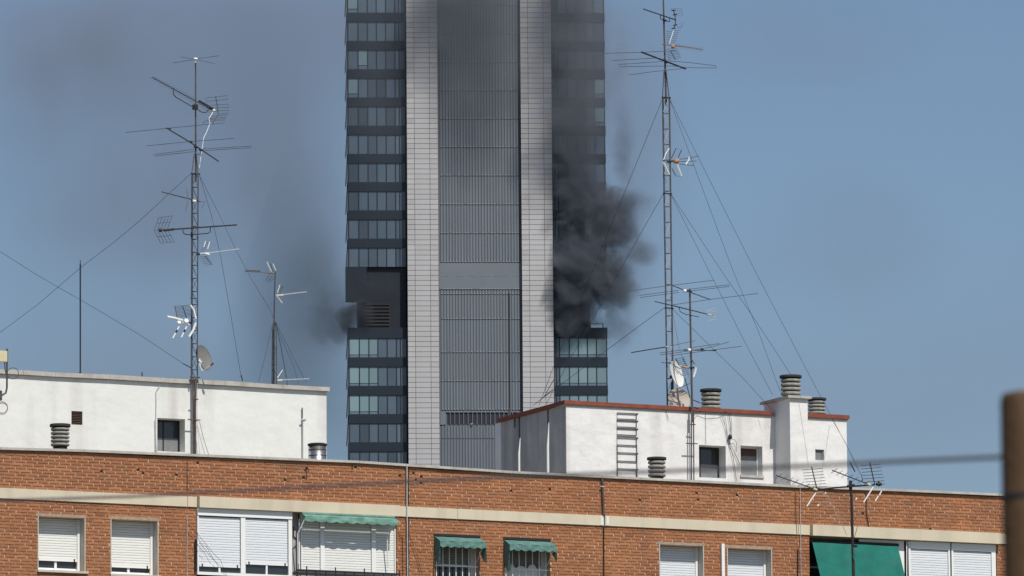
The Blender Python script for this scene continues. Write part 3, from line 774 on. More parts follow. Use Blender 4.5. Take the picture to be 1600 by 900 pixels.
# pipes on the side wall
def side(py0, px, ydepth): return A.at(px, py0, ydepth)
def yside(px, py=700):          # depth where the side wall is seen at px
    lo, hi = SB, SB+DEP+.5
    for _ in range(40):
        mid = (lo+hi)/2
        if A.at(px, py, mid).x > RX0-.05: lo = mid       # deeper planes give larger x for the same pixel
        else: hi = mid
    return lo
def ysolve(px, py, X):
    a, b_ = SB-1, SB+6
    fa = A.at(px, py, a).x-X
    for _ in range(50):
        m_ = (a+b_)/2; fm = A.at(px, py, m_).x-X
        if (fm > 0) == (fa > 0): a, fa = m_, fm
        else: b_ = m_
    return a
for (px, t0, t1, r_) in ((856, 660, 738, .028), (811, 684, 736, .024)):
    y_ = ysolve(px, 700, RX0-.03)
    po = .07+(y_-SB)*.085; y_ = ysolve(px, 700, RX0-po)
    MB().tube([(RX0-po, y_, A.at(px, t1, y_).z-.3), (RX0-po, y_, A.at(px, (t0+t1)/2, y_).z), (RX0-po+.03, y_, A.at(px, t0, y_).z)], [r_, r_, .006], 8).build('drain_pipe', WHITEP, rm2)
for (px, t0, t1) in ((856, 640, 662), (811, 650, 686), (804, 652, 668)):
    y_ = ysolve(px, 700, RX0-.02); MB().tube([(RX0-.015, y_, A.at(px, t1, y_).z), (RX0-.015, y_, A.at(px, t0, y_).z)], .012, 6).build('conduit', STEEL, rm2)
# chimney
CY = SB-.70
cx0, cx1 = f(1234.6, 680, CY).x, f(1262.4, 680, CY).x; czt = f(1234.6, 622, CY).z
ch = MB().box(cx0, cx1, CY, SB+.5, base_z, czt).build('chimney', WHITE_OLD, rm2)
MB().box(cx0-.07, cx1+.07, CY-.07, SB+.57, czt+.001, czt+.055).build('chimney_cap', COPE, ch)
# cables on the wall
for i, (a, c) in enumerate((((1125, 643), (1138, 688)), ((1131, 642), (1137, 690)), ((1137, 641), (1142, 684)), ((1141, 643), (1143, 680)))):
    run('cable', [a, ((a[0]+c[0])/2+1.5, (a[1]+c[1])/2), c], .0045, STEEL, SB-.04, 5, rm2)
run('cable', [(1139, 690), (1146, 717), (1150, 745), (1151, 752)], .006, STEEL, SB-.04, 5, rm2); run('cable', [(1140, 692), (1149, 710), (1157, 727)], .006, STEEL, SB-.04, 5, rm2)
run('cable', [(1142, 686), (1148, 687), (1151, 692), (1150.5, 706)], .005, STEEL, SB-.06, 5, rm2)
run('cable', [(1102.5, 641), (1103, 694)], .004, STEEL, SB-.03, 5, rm2)
run('cable', [(1084, 650), (1092, 641), (1105, 646), (1124, 645), (1137, 640)], .005, STEEL, SB-.08, 5, rm2)
run('cable', [(1040.5, 641), (1044.5, 655)], .005, BLACK, SB-.03, 5, rm2)
q = MB(); pj = f(1140.8, 682.5, SB-.06); q.lathe(pj, [(.0, -.06), (.035, -.05), (.045, 0), (.035, .04), (.0, .055)], 12); smooth(q).build('junction_box', BLACK, rm2)
# ---- wall ladder
ld = empty('wall_ladder', A, f(980, 746, SB-.05), 'thin dark steel ladder of bent rungs on the white rooftop wall', 'ladder')
Y = SB-.022
for (a, b_) in ((645, 654.3), (656.3, 666.8), (668.8, 679), (682.8, 695), (707, 720), (732, 746)):
    x0p, x1p = 964.2, 994.4
    MB().tube(P(A, [(x1p+2, a+1.4), (x0p, a), (x0p, b_), (x1p, b_+1.4)], Y), .011, 5).build('rung', STEEL, ld)
    MB().tube(P(A, [(x1p, a+1.4), (x1p, b_+1.4)], Y), .009, 5).build('rail', STEEL, ld)
    MB().tube([P(A, [(x1p, a+1.4)], Y)[0], P(A, [(x1p+2.5, a+1.8)], SB)[0]], .012, 5).build('stand_off_shadow', BLACK, ld)  # black stubs paint the shadows at the right of the rungs
for px in (964.4, 995):
    MB().tube(P(A, [(px, 695), (px+.6, 752)], Y), .009, 5).build('rail', STEEL, ld)

# ================================================================== VENTS
def cowl(cx_, pyt, pyb, wpx, y, label, rings=4):
    a = f(cx_, pyt, y); b_ = f(cx_, pyb, y); r_ = wpx/2/(FPX/ (A.world(a)-Vector((0, 0, EYE))).length)
    Hh = a.z-b_.z
    rt = empty('vent_cowl', A, (a.x, y, b_.z), label, 'roof vent', 'ringed concrete vent cowls on the roofs')
    q = MB(); q.lathe((a.x, y, b_.z-.9), [(r_*.72, 0), (r_*.72, Hh*.95+.9)], 20); q.build('flue', DARKVENT, rt)
    st = Hh*.86/rings
    me = smooth(MB().lathe((0, 0, 0), [(r_*.78, 0), (r_*.90, st*.04), (r_*.95, st*.18), (r_*.95, st*.55), (r_*.88, st*.68), (r_*.74, st*.70)], 24)).mesh('ring', CEMENT)
    for i in range(rings): inst('ring', me, rt, (0, 0, i*st+.01))
    q = MB(); q.lathe((a.x, y, b_.z+Hh*.88), [(r_*.8, 0), (r_*1.04, 0), (r_*1.06, Hh*.03), (r_*1.04, Hh*.12), (r_*.9, Hh*.12)], 24); q.build('cap', DARKVENT, rt)
    return rt
cowl(94, 663, 698, 31, 1.5, 'grey ringed vent cowl in front of the left white room, near the small square grille', 5)
cowl(1026, 715, 746, 29, 1.5, 'grey ringed vent cowl beside the foot of the wall ladder', 4)
cowl(1110.5, 608.5, 640, 32, SB+1.4, 'grey ringed vent cowl on the red-edged roof right of the dishes', 4)
cowl(1235.3, 587, 618.5, 33, CY+.45, 'grey ringed vent cowl on top of the white chimney', 4)
cowl(1276, 622.5, 648, 29, SB+1.6, 'short grey ringed vent cowl behind the right side of the chimney', 4)
a = f(495.8, 693, 1.5); b_ = f(495.8, 722, 1.5)
dv = empty('steel_vent', A, (a.x, 1.5, b_.z), 'shiny steel cylinder vent at the right end of the left white room', 'roof vent')
q = MB(); q.lathe((a.x, 1.5, b_.z-.7), [(.185, 0), (.185, a.z-b_.z+.66)], 28); smooth(q).build('duct', DUCT, dv)
for k in (.12, .24): q = MB(); q.lathe((a.x, 1.5, b_.z+k), [(.187, 0), (.192, .005), (.192, .012), (.187, .016)], 28); q.build('seam', STEEL, dv)
q = MB(); q.lathe((a.x, 1.5, a.z-.045), [(.0, .0), (.20, 0), (.205, .03), (.17, .045), (0, .05)], 28); q.build('cap', DARKVENT, dv)

# ================================================================== MASTS AND ANTENNAS
def tube(parent, name, pts, r, mt, y, n=5):
    return MB().tube(P(A, pts, y), r, n).build(name, mt, parent)
def lattice(parent, xl0, xr0, y0, xl1, xr1, y1, Y, step, r=.014, depth=.12, mt=STEEL, mt2=None, mt3=None):
    """tapering three-legged lattice between two heights"""
    la = [f(xl0, y0, Y), f(xl1, y1, Y)]; ra = [f(xr0, y0, Y), f(xr1, y1, Y)]
    ba = [(la[0]+ra[0])/2+Vector((0, depth, 0)), (la[1]+ra[1])/2+Vector((0, depth, 0))]
    for L_, mm in ((la, mt), (ra, mt2 or mt), (ba, mt)): MB().tube(L_, r, 6).build('leg', mm, parent)
    n = max(2, int(round((y1-y0)/step)))
    z = MB()
    for i in range(n+1):
        t = i/n; l_ = la[0].lerp(la[1], t); r_ = ra[0].lerp(ra[1], t); b_ = ba[0].lerp(ba[1], t)
        MB().tube([l_, r_], r*.55, 4).build('rung', mt, parent)
        z.tube([l_, b_], r*.5, 4); z.tube([r_, b_], r*.5, 4)
        if i < n:
            t2 = (i+1)/n; l2 = la[0].lerp(la[1], t2); r2 = ra[0].lerp(ra[1], t2); b2 = ba[0].lerp(ba[1], t2)
            m_ = (i+.5)/n; lm = la[0].lerp(la[1], m_); rm_ = ra[0].lerp(ra[1], m_)
            z.tube([l_, r2] if i % 2 else [r_, l2], r*.4, 4); z.tube([b_, l2], r*.35, 4); z.tube([b_, r2], r*.35, 4)
    z.build('bracing', mt3 or mt, parent, kind='stuff')
def antenna(label, hub, y, name='tv_antenna'):
    return empty(name, A, f(hub[0], hub[1], y), label, 'antenna')
def yagi(parent, a, b_, y0, y1, n, half, dy, r=.004, mt=STEEL, boom=.01, skew=0.35, taper=.6):
    """boom from pixel a to b with n short cross elements of pixel half vector (half,dy)"""
    pa, pb = f(*a, y0), f(*b_, y1)
    MB().tube([pa, pb], boom, 6).build('boom', mt, parent)
    q = MB(); s = .0131
    for i in range(n):
        t = i/(n-1); c = pa.lerp(pb, t); k = taper+(1-taper)*t
        d = Vector((half*s*k, -skew*half*s*k, -dy*s*k)); q.tube([c-d, c+d], r, 4)
        q.box(c.x-.012, c.x+.012, c.y-.01, c.y+.01, c.z-.006, c.z+.016)
    q.build('directors', mt, parent, kind='stuff')
def rods(parent, lines, r, mt, y, name='reflector_rod'):
    for L_ in lines: tube(parent, name, L_, r, mt, y, 4)
def guy(parent, pts, y0, y1, r=.0042, mt=BLACK):
    n = len(pts); pp = [f(p[0], p[1], y0+(y1-y0)*i/(n-1)) for i, p in enumerate(pts)]
    # fine catenary between the given points
    MB().tube(pp, r, 4).build('guy_wire', mt, parent)

# ---- whip aerials
for (x, y0, x2, y1, Y_, lab) in ((125.5, 412, 125.5, 590, SB+.3, 'thin upright whip aerial on the left white room, far from the lattice mast'), (795.2, 458, 796.2, 645, SB+3.0, 'thin upright whip aerial at the back corner of the grey side wall')):
    wt = empty('whip_aerial', A, f(x2, y1, Y_), lab, 'aerial')
    tube(wt, 'rod', [(x, y0), (x2, y1)], .017 if x < 500 else .021, BLACK, Y_, 6)
    tube(wt, 'tip', [(x, y0-6), (x, y0)], .008, BLACK, Y_, 5)
    tube(wt, 'foot', [(x2, y1-8), (x2, y1+4)], .03, STEEL, Y_, 6)

# ---- tall left mast
YM = SB-.12
ml = empty('lattice_mast', A, f(304, 706, YM), 'tall lattice antenna mast clamped to the front of the left white room', 'antenna mast')
lattice(ml, 299.6, 309.6, 272, 298.8, 308.2, 598, YM, 20, .013)
tube(ml, 'pole', [(305.6, 92), (305.8, 236), (306, 284)], [.016, .02, .022], RUST, YM+.05, 8)
tube(ml, 'stay', [(303.5, 240), (299.6, 272)], .009, STEEL, YM); tube(ml, 'stay', [(306.5, 238), (309.6, 272)], .009, STEEL, YM)
tube(ml, 'pole', [(302, 590), (302.5, 712)], .012, RUST, YM, 6); tube(ml, 'pole', [(305.5, 592), (304.8, 640), (305.2, 712)], [.03, .026, .026], RUST, YM-.02, 8)
tube(ml, 'clamp', [(293.5, 655.5), (313, 656.5)], .012, RUST, YM-.05); tube(ml, 'clamp', [(297, 589), (312, 590)], .014, RUST, YM); tube(ml, 'clamp', [(298, 271), (313, 272)], .012, BLACK, YM)
tube(ml, 'clamp', [(300, 623), (310, 624)], .012, RUST, YM-.05); tube(ml, 'clamp', [(297, 466), (309, 466.5)], .008, BLACK, YM)
guy(ml, [(298.5, 271), (217, 346), (180, 377), (125, 419), (60, 475), (-30, 542)], YM, YM+2.5)
guy(ml, [(-30, 372), (0, 393), (60, 431), (130, 471), (215, 521), (286, 568), (300, 575.5)], YM+3, YM+.1)
tube(ml, 'turnbuckle', [(286, 568), (299, 575)], .01, BLACK, YM-.02)
guy(ml, [(311, 272), (330, 335), (345, 402), (362, 500), (377, 590)], YM, SB+.5)
guy(ml, [(312, 275), (345, 340), (370, 393), (395, 440), (423, 485), (440, 530), (460, 575), (466, 600)], YM, SB+1.5, .0035)
tube(ml, 'turnbuckle', [(377, 586), (379, 595)], .012, BLACK, SB+.4)
at = antenna('cross-shaped rod antenna with a white hub at the very top of the left mast', (305.5, 93), YM, 'turnstile_antenna')
q = MB(); q.lathe(f(305.6, 92, YM), [(.0, -.03), (.045, -.02), (.05, 0.0), (.03, .022), (0, .028)], 12); smooth(q).build('hub', WHITEP, at)
tube(at, 'neck', [(305.6, 92), (305.6, 98)], .018, WHITEP, YM, 8)
tube(at, 'element', [(270, 98.5, YM-.1), (300, 93.5, YM), (311, 91.5, YM), (342, 87, YM+.1)], .006, STEEL, YM); tube(at, 'element', [(282, 89, YM+.5), (305, 93, YM), (335, 99, YM-.5)], .004, STEEL, YM)
at = antenna('long comb antenna slanting down to a wire reflector near the top of the left mast', (304, 160), YM)
yagi(at, (239, 121.5), (335, 174), YM-.5, YM+.4, 20, 9, -1.2, .0035)
tube(at, 'bracket', [(271.5, 137), (270.8, 147), (275, 152), (303, 168), (316, 175.5), (322, 176), (325, 173), (325.5, 166)], .011, STEEL, YM-.05)
MB().box(*(lambda p: (p.x-.05, p.x+.04, p.y-.06, p.y+.04, p.z-.05, p.z+.05))(f(305, 167.5, YM-.02))).build('clamp', BLACK, at)
tube(at, 'boom_sleeve', [(311, 157.5), (334, 171)], .024, BLACK, YM+.3, 6); tube(at, 'feed_box', [(332, 171.5), (335.5, 172.5)], .028, WHITEP, YM+.3, 6)
tube(at, 'reflector_spine', [(337, 151), (339.5, 165), (341, 178), (337, 185), (332, 193)], .009, STEEL, YM+.42)
rods(at, [[(321.5, 153), (355, 149.3), (355.4, 155.2), (322.3, 158.5), (321.5, 153)], [(331, 164.3), (357, 162.5), (358.2, 168)], [(336, 168.4), (358, 167.8)], [(337, 173.3), (358, 172.4)], [(341, 178.4), (357, 176.6)], [(330, 182), (356, 179.3)], [(325, 185.5), (354, 182.6)], [(321, 188), (353, 185)], [(318, 190.6), (351, 187.4), (349.5, 192.2), (316, 195), (318, 190.6)]], .0048, STEEL, YM+.42)
tube(at, 'cable', [(332.5, 175), (330, 180), (326.5, 185), (328, 193), (323, 206), (318, 216), (316.8, 226), (314, 244), (311.5, 262)], .009, WHITEP, YM+.2)
at = antenna('wide long-rod antenna on a slanting boom below the top of the left mast', (310, 232), YM)
tube(at, 'boom', [(261, 200.5, YM-.5), (300, 224, YM-.05), (341.5, 252, YM+.4)], .015, STEEL, YM, 6)
for L_ in ([(196.5, 207), (262, 200.4), (328, 194)], [(229, 228), (298, 221), (366, 216.3)]):
    tube(at, 'element', L_, .0062, STEEL, YM-.25)
tube(at, 'element', [(240.5, 241.4), (303.5, 233.4)], .006, STEEL, YM); tube(at, 'element', [(241.5, 243.9), (304, 236.8)], .006, STEEL, YM)
tube(at, 'element', [(316, 232.8), (392.5, 228.3)], .006, STEEL, YM); tube(at, 'element', [(317, 235.4), (392.5, 230.8)], .006, STEEL, YM)
tube(at, 'dipole_box', [(311, 233), (316, 235)], .026, BLACK, YM-.02, 6); tube(at, 'clamp', [(303, 229), (309, 230.5)], .022, BLACK, YM, 6)
tube(at, 'rod_holder', [(259, 200.3), (267, 201)], .014, BLACK, YM-.45, 6); tube(at, 'rod_holder', [(296, 220.7), (301, 221.5)], .014, BLACK, YM-.1, 6)
tube(at, 'cable', [(314, 236), (313, 240), (308, 242)], .008, BLACK, YM-.05)
at = antenna('small comb antenna pointing left just below the upper clamp of the left mast', (304, 314), YM)
yagi(at, (254, 300.3), (312, 315), YM-.4, YM+.05, 12, 3, .2, .004)
rods(at, [[(291, 294), (294, 309)], [(294, 313), (289.5, 331)], [(320, 315.5), (314, 326)], [(312, 315.5), (320.5, 315)]], .0035, STEEL, YM)
tube(at, 'feed_box', [(301, 313.5), (306, 314.5)], .026, WHITEP, YM-.05, 6)
at = antenna('dark comb antenna with folded wire reflector on the left mast', (300, 357), YM)
yagi(at, (251, 359.8), (369, 351.6), YM-.1, YM+.1, 26, 2.2, .9, .006, BLACK, .012, .2, 1)
tube(at, 'bracket', [(285.5, 359), (286.5, 363.5), (290, 366.5), (300, 366.8), (325, 364.7), (328.3, 362.5), (328.8, 354.5)], .01, BLACK, YM-.06)
tube(at, 'clamp', [(299.5, 363), (299.5, 370)], .024, BLACK, YM-.03, 6)
tube(at, 'dipole_box', [(249, 359.7), (252.5, 359.6)], .04, BLACK, YM-.1, 8); tube(at, 'boom_sleeve', [(256, 360.3), (272, 358.2)], .024, BLACK, YM-.1, 6)
for k in range(5):
    d = k*5.2; rods(at, [[(241+d, 360-.6*k), (248+d, 340-.6*k)], [(241.3+d, 361-.3*k), (251.5+d, 380-.4*k)]], .0048, STEEL, YM+.2*k/4)
rods(at, [[(248, 340), (269.3, 337)], [(251.5, 380), (272.5, 378)], [(241, 360), (250, 360)], [(245, 349), (266, 347)], [(246, 370), (267, 368)]], .004, STEEL, YM)
at = antenna('small white comb antenna pointing right, mid left mast', (312, 397), YM)
yagi(at, (320, 396), (372.5, 389.3), YM, YM+.2, 16, 1.2, .5, .004, BRIGHT, .008)
for k in range(6):
    rods(at, [[(311.5+k*2, 394-3*k), (318+k*1.9, 392.5-3*k)], [(311.5+k*1.6, 402+2.6*k), (325.5+k*1.2, 400+2.5*k)]], .004, STEEL, YM)
rods(at, [[(318.5, 386), (321.5, 377)], [(324.5, 389), (327.8, 377.6)]], .011, WHITEP, YM-.05, 'reflector_arm'); rods(at, [[(321, 401), (331, 413.5)]], .007, STEEL, YM)
tube(at, 'feed_box', [(312, 396.5), (326, 395.5)], .02, BRIGHT, YM-.03, 6); tube(at, 'feed_tip', [(320, 395.8), (327, 398)], .02, WHITEP, YM-.05, 6); tube(at, 'clamp', [(307, 397), (312, 397)], .025, BLACK, YM, 6)
at = antenna('white antenna with spread blade arms and wire grid low on the left mast', (291, 501), YM)
for k in range(9): rods(at, [[(273.3+k*.5, 478.5+2.1*k), (298+k*.4, 476.5+2.1*k)]], .0045, STEEL, YM)
rods(at, [[(273, 478), (277, 497)]], .012, REDROD, YM, 'reflector_spine'); rods(at, [[(285.2, 478), (291.5, 497)]], .009, BLACK, YM, 'reflector_spine')
for a_ in ([(261.3, 494.8), (272, 496.8), (285.5, 500.6)], [(297.5, 477), (302.5, 484), (306, 498)], [(306, 504.4), (302, 516), (295.6, 526.3)]): tube(at, 'blade', a_, .024, WHITEP, YM-.12, 6)
for a_ in ([(280, 510), (270, 528.5)], [(291.8, 510), (283.5, 527)]):
    tube(at, 'blade', a_, .016, WHITEP, YM-.12, 6)
    tube(at, 'tape', [((a_[0][0]*.7+a_[1][0]*.3), (a_[0][1]*.7+a_[1][1]*.3)), ((a_[0][0]*.45+a_[1][0]*.55), (a_[0][1]*.45+a_[1][1]*.55))], .018, BLACK, YM-.12, 6)
tube(at, 'cross_arm', [(276, 504), (283, 503), (291, 505), (296, 507)], .014, WHITEP, YM-.1, 6)
q = MB(); q.lathe(f(291, 501.7, YM-.12), [(.02, -.02), (.05, -.02), (.055, .0), (.05, .02), (.02, .02)], 12, axis=(0, -1, .3)); smooth(q).build('hub', WHITEP, at)
q = MB(); q.lathe(f(280, 504, YM-.12), [(.02, -.02), (.04, -.02), (.045, .0), (.04, .02), (.02, .02)], 12, axis=(0, -1, .3)); smooth(q).build('hub', WHITEP, at)
tube(at, 'clamp', [(295, 504), (300, 505)], .02, BLACK, YM, 6)

def dish(label, c, y, rad, axis, mt, back, arm=None):
    p = f(c[0], c[1], y); dd = empty('satellite_dish', A, p, label, 'satellite dish')
    ax = Vector(axis).normalized()
    pr = [(0, 0), (rad*.3, rad*.015), (rad*.6, rad*.06), (rad*.85, rad*.125), (rad, rad*.18)]
    q = MB(); q.lathe(p, pr, 32, axis=ax, cap=False); smooth(q).build('reflector', mt, dd)
    q = MB(); q.lathe(p-ax*.008, pr, 32, axis=ax, cap=False); q.f = [tuple(reversed(t)) for t in q.f]; smooth(q).build('back', back, dd)
    q = MB(); q.lathe(p-ax*.01, [(rad*.995, rad*.17), (rad*1.03, rad*.18), (rad*1.03, rad*.22), (rad*.99, rad*.21)], 32, axis=ax, cap=False); q.build('rim', back, dd)
    q = MB(); q.tube([p-ax*.01, p-ax*.12+Vector((0, 0, -.02))], .03, 8); q.build('mount', BLACK, dd)
    return dd
def vaxis(yaw, el):      # yaw to the right of 'towards the camera', in the building's frame
    wv = Vector((math.sin(R(yaw))*math.cos(R(el)), -math.cos(R(yaw))*math.cos(R(el)), math.sin(R(el))))
    return (wv.dot(A.x), wv.dot(A.y), wv.z)
dd = dish('grey satellite dish with a white feed arm at the foot of the left mast', (316, 560), YM+.18, .262, vaxis(58, 14), DISHG, BLACK)
tube(dd, 'feed_arm', [(316, 580, YM), (324, 574.5, YM-.15), (333, 568, YM-.3)], .011, WHITEP, YM, 6); tube(dd, 'feed_head', [(330, 570.5, YM-.25), (334, 566.5, YM-.32)], .024, DISHG, YM, 8)
tube(dd, 'arm_bracket', [(312, 560), (312.5, 572), (316, 580)], .013, WHITEP, YM-.12, 6); tube(dd, 'arm_bracket', [(310.5, 563), (315, 566)], .02, WHITEP, YM-.12, 6)

# ---- second mast
Y2 = SB+.6
m2 = empty('lattice_mast', A, f(428.5, 603, Y2), 'short slim antenna mast near the right end of the left white room', 'antenna mast')
lattice(m2, 425.6, 432, 514, 424.6, 432.2, 606, Y2, 18, .009, .07)
tube(m2, 'pole', [(430.3, 424), (428.8, 463), (428.3, 520), (428.3, 606)], [.015, .015, .019, .02], STEEL, Y2+.02, 6)
for x in (425.6, 432): tube(m2, 'stay', [(428.6, 500), (x, 514)], .009, STEEL, Y2)
guy(m2, [(431, 503), (440, 547), (449.5, 603)], Y2, Y2+.5, .006); guy(m2, [(431.5, 505), (455, 552), (478, 597)], Y2, Y2+1.0, .0035); guy(m2, [(426, 505), (413, 562), (404, 597)], Y2, Y2+.8, .003)
at = antenna('small reddish antenna pointing left at the top of the short slim mast', (430, 427), Y2)
tube(at, 'boom', [(382.5, 424), (405, 425.3), (420, 426.3), (429, 427.3)], .009, REDROD, Y2-.2); tube(at, 'feed_box', [(418, 426), (428, 427)], .018, REDROD, Y2-.1, 6)
q = MB()
for k in range(9): p = f(385+k*2.6, 423.5+.1*k, Y2-.2); q.box(p.x-.004, p.x+.004, p.y-.03, p.y+.03, p.z, p.z+.022)
q.build('directors', REDROD, at, kind='stuff')
rods(at, [[(417, 409), (419.8, 416), (423.8, 424.5)], [(426.3, 412), (431, 423)]], .012, WHITEP, Y2-.1, 'blade'); rods(at, [[(422, 411), (427, 424)], [(421, 430), (415, 438.6)], [(425.5, 430.5), (419, 440.5)], [(429, 433), (423, 441)]], .006, STEEL, Y2)
at = antenna('small pale antenna pointing right below the top of the short slim mast', (434, 461), Y2)
yagi(at, (440, 460.8), (478, 456.3), Y2, Y2+.1, 12, .8, .6, .004, BRIGHT, .006)
tube(at, 'feed_box', [(433, 461.5), (442.5, 461.3)], .018, CREAMBOX, Y2-.05, 6)
rods(at, [[(431, 460.5), (435.5, 466.5), (441, 474)]], .012, WHITEP, Y2-.1, 'blade'); rods(at, [[(433.5, 458), (437.3, 445)]], .008, WHITEP, Y2); rods(at, [[(435, 458.5), (440, 448)], [(437.5, 458.5), (442.7, 448.3)], [(440, 448), (443, 448.3)]], .006, STEEL, Y2)
at = antenna('small pale antenna lying level at the foot of the short slim mast', (435, 595), Y2)
yagi(at, (437, 594), (482, 592), Y2, Y2+.1, 14, .9, .3, .005, BRIGHT, .006)
tube(at, 'feed_box', [(433, 594.5), (441, 594)], .02, CREAMBOX, Y2-.05, 6); rods(at, [[(433.5, 590.5), (441.7, 578)]], .009, WHITEP, Y2-.05, 'blade')

# ---- lamp bracket at the left edge
lb = empty('floodlight', A, f(0, 618, SB-.5), 'cream floodlight on a bent grey bracket at the left edge', 'floodlight')
YL = SB-.5
tube(lb, 'bracket', [(-4, 618), (4, 617), (9, 614), (10.8, 606), (11, 545)], .021, STEEL, YL, 8); tube(lb, 'stay', [(7, 562), (8, 578), (10, 586)], .012, STEEL, YL)
p = f(0, 557, YL-.05); MB().box(p.x-.06, p.x+.125, YL-.14, YL+.02, p.z-.11, p.z+.11).build('housing', CREAMBOX, lb)
p = f(0, 618, YL); MB().box(p.x-.06, p.x+.035, YL-.03, YL+.45, p.z-.1, p.z+.1).build('wall_plate', STEEL, lb)
for (cx_, cy_, r_) in ((20.3, 583.5, 8.8), (3, 636.5, 8.8)):
    tube(lb, 'cable_loop', [(cx_+r_*math.cos(t*math.pi/10), cy_+r_*math.sin(t*math.pi/10)) for t in range(21)], .006, BLACK, YL)

# ---- tall right mast
YR = SB+.9
mr = empty('lattice_mast', A, f(1045, 640, YR), 'very tall lattice antenna mast standing on the red-edged roof', 'antenna mast')
lattice(mr, 1035.2, 1045.6, 153, 1042.6, 1051.6, 640, YR, 24.5, .015, .13, STEEL, RUST, BRIGHT)
tube(mr, 'leg_sleeve', [(1045.9, 153), (1051.8, 640)], .02, STEEL, YR+.02, 6)
tube(mr, 'pole', [(1036.2, -10), (1039, 95), (1041, 165)], [.018, .021, .024], RUST, YR+.05, 8)
for x in (1035.2, 1045.6): tube(mr, 'stay', [(1039+(x-1040)*.3, 110), (x, 153)], .011, STEEL, YR)
for y_ in (152, 302, 481): tube(mr, 'clamp', [(1034+(y_-152)*.0135, y_), (1048+(y_-152)*.0135, y_+.8)], .014, BLACK, YR-.02)
guy(mr, [(1035, 155), (1001, 239), (966, 325), (915, 450), (866, 570), (842, 634)], YR, SB+2.2, .005)
guy(mr, [(1037, 302), (998, 370), (961, 436), (924, 502), (885, 572), (853, 632)], YR, SB+1.5, .005)
guy(mr, [(1038, 481), (995, 512), (951, 545), (895, 587), (832, 634)], YR, SB+2.6, .005)
tube(mr, 'turnbuckle', [(866, 592), (850, 620)], .008, BLACK, SB+2); tube(mr, 'turnbuckle', [(864, 608), (838, 630)], .008, BLACK, SB+2.4)
guy(mr, [(1047, 157), (1087, 266), (1144, 420), (1185, 518), (1219, 612)], YR, CY+.3); guy(mr, [(1047.5, 157), (1101, 266), (1178, 420), (1239, 537), (1283, 621), (1325, 700), (1344, 742)], YR, .5)
guy(mr, [(1048, 303), (1106, 420), (1160, 527), (1207, 617)], YR, CY+.2); guy(mr, [(1048, 303), (1125, 420), (1167, 481), (1205, 538), (1236, 586)], YR, SB+.2)
guy(mr, [(1049, 481), (1106, 537), (1160, 590), (1206, 640)], YR, SB-.1); guy(mr, [(1050, 483), (1061, 543), (1080, 600)], YR, SB+.5, .003)
guy(mr, [(1300, 655), (1320, 690), (1346, 742)], SB-.1, .5, .004)
tube(mr, 'turnbuckle', [(1328, 722), (1336, 737)], .014, BLACK, .6)
at = antenna('comb antenna with bow-tie dipoles at the very top of the right mast', (1040, 25), YR)
yagi(at, (1006, 14.5), (1055, 31), YR-.4, YR+.2, 12, 2.2, -.3, .005, BLACK, .011)
tube(at, 'bracket', [(1032, 24), (1032, 29.5), (1046, 34), (1046.5, 28)], .01, BLACK, YR-.05); tube(at, 'clamp', [(1036, 31), (1041, 32.5)], .024, BLACK, YR, 6)
tube(at, 'dipole_spine', [(1052.3, 16), (1054.8, 25), (1055.6, 38), (1052.5, 45)], .011, BLACK, YR+.2)
for (x, y_) in ((1052.3, 16), (1054.8, 23), (1055, 39.2), (1052.6, 44.3)): tube(at, 'bow_tie', [(x-3, y_+.4), (x+3, y_-.4)], .013, BLACK, YR+.2, 5)
rods(at, [[(1047, 14), (1064.5, 12.8), (1067.3, 24), (1057, 25)], [(1061, 37), (1068.5, 34.5), (1063.5, 45), (1058, 41)], [(1053, 17), (1065, 16)], [(1055, 21), (1066.5, 20)], [(1060, 44), (1066, 39)]], .003, STEEL, YR+.3)
at = antenna('antenna with orange box and crossed short rods near the top of the right mast', (1045, 71), YR)
tube(at, 'boom', [(1035, 69.5), (1050, 70.8), (1075, 73.6), (1099, 77.5)], [.012, .012, .008, .006], REDROD, YR-.1)
q = MB()
for k in range(11):
    p = f(1056+k*4, 71.3+.62*k, YR-.1); s_ = .045
    q.tube([p+Vector((-s_*.7, 0, -s_*1.1)), p+Vector((s_*.7, 0, s_*1.1))], .0045, 4); q.tube([p+Vector((-s_*.9, .03, s_*.7)), p+Vector((s_*.5, -.03, -s_*.5))], .0035, 4)
q.build('directors', REDROD, at, kind='stuff')
q = MB(); q.lathe(f(1051.5, 73, YR-.15), [(0, -.035), (.035, -.03), (.04, 0), (.03, .035), (0, .04)], 10); smooth(q).build('feed_box', ORANGE, at)
rods(at, [[(1052.5, 48), (1049.5, 57), (1046, 68)]], .009, WHITEP, YR-.1, 'reflector_spine'); rods(at, [[(1048, 80), (1055.5, 93.5)]], .008, BLACK, YR-.1, 'reflector_spine')
for k in range(7): rods(at, [[(1041, 49.5+3*k), (1061-k*.8, 47.5+3*k)], [(1041+.3*k, 77+2.7*k), (1058+k*1.1, 75+2.5*k)]], .0042, STEEL, YR)
at = antenna('widest long-rod antenna on a thick slanting boom high on the right mast', (1038, 96), YR)
tube(at, 'boom', [(1002.5, 81.5, YR-.4), (1038, 95, YR), (1071.5, 107.6, YR+.4)], .019, BLACK, YR, 6)
for L_ in ([(945, 83.3), (1003, 81.8), (1056, 79)], [(956.5, 94.6), (1029, 90.6)], [(966.5, 100.8), (1036, 96)], [(968, 104.2), (1038, 103.2), (1053, 103)], [(1044, 95), (1080, 98), (1118, 102.8), (1119.6, 106.2), (1085, 106), (1052, 103.5)], [(983.5, 117), (1020, 112), (1066, 107.2)]):
    tube(at, 'element', L_, .0062, STEEL, YR-.2)
tube(at, 'clamp', [(1036.5, 93), (1043, 98)], .03, BLACK, YR-.02, 6)
at = antenna('small antenna with orange box and white blades midway up the right mast', (1052, 252), YR)
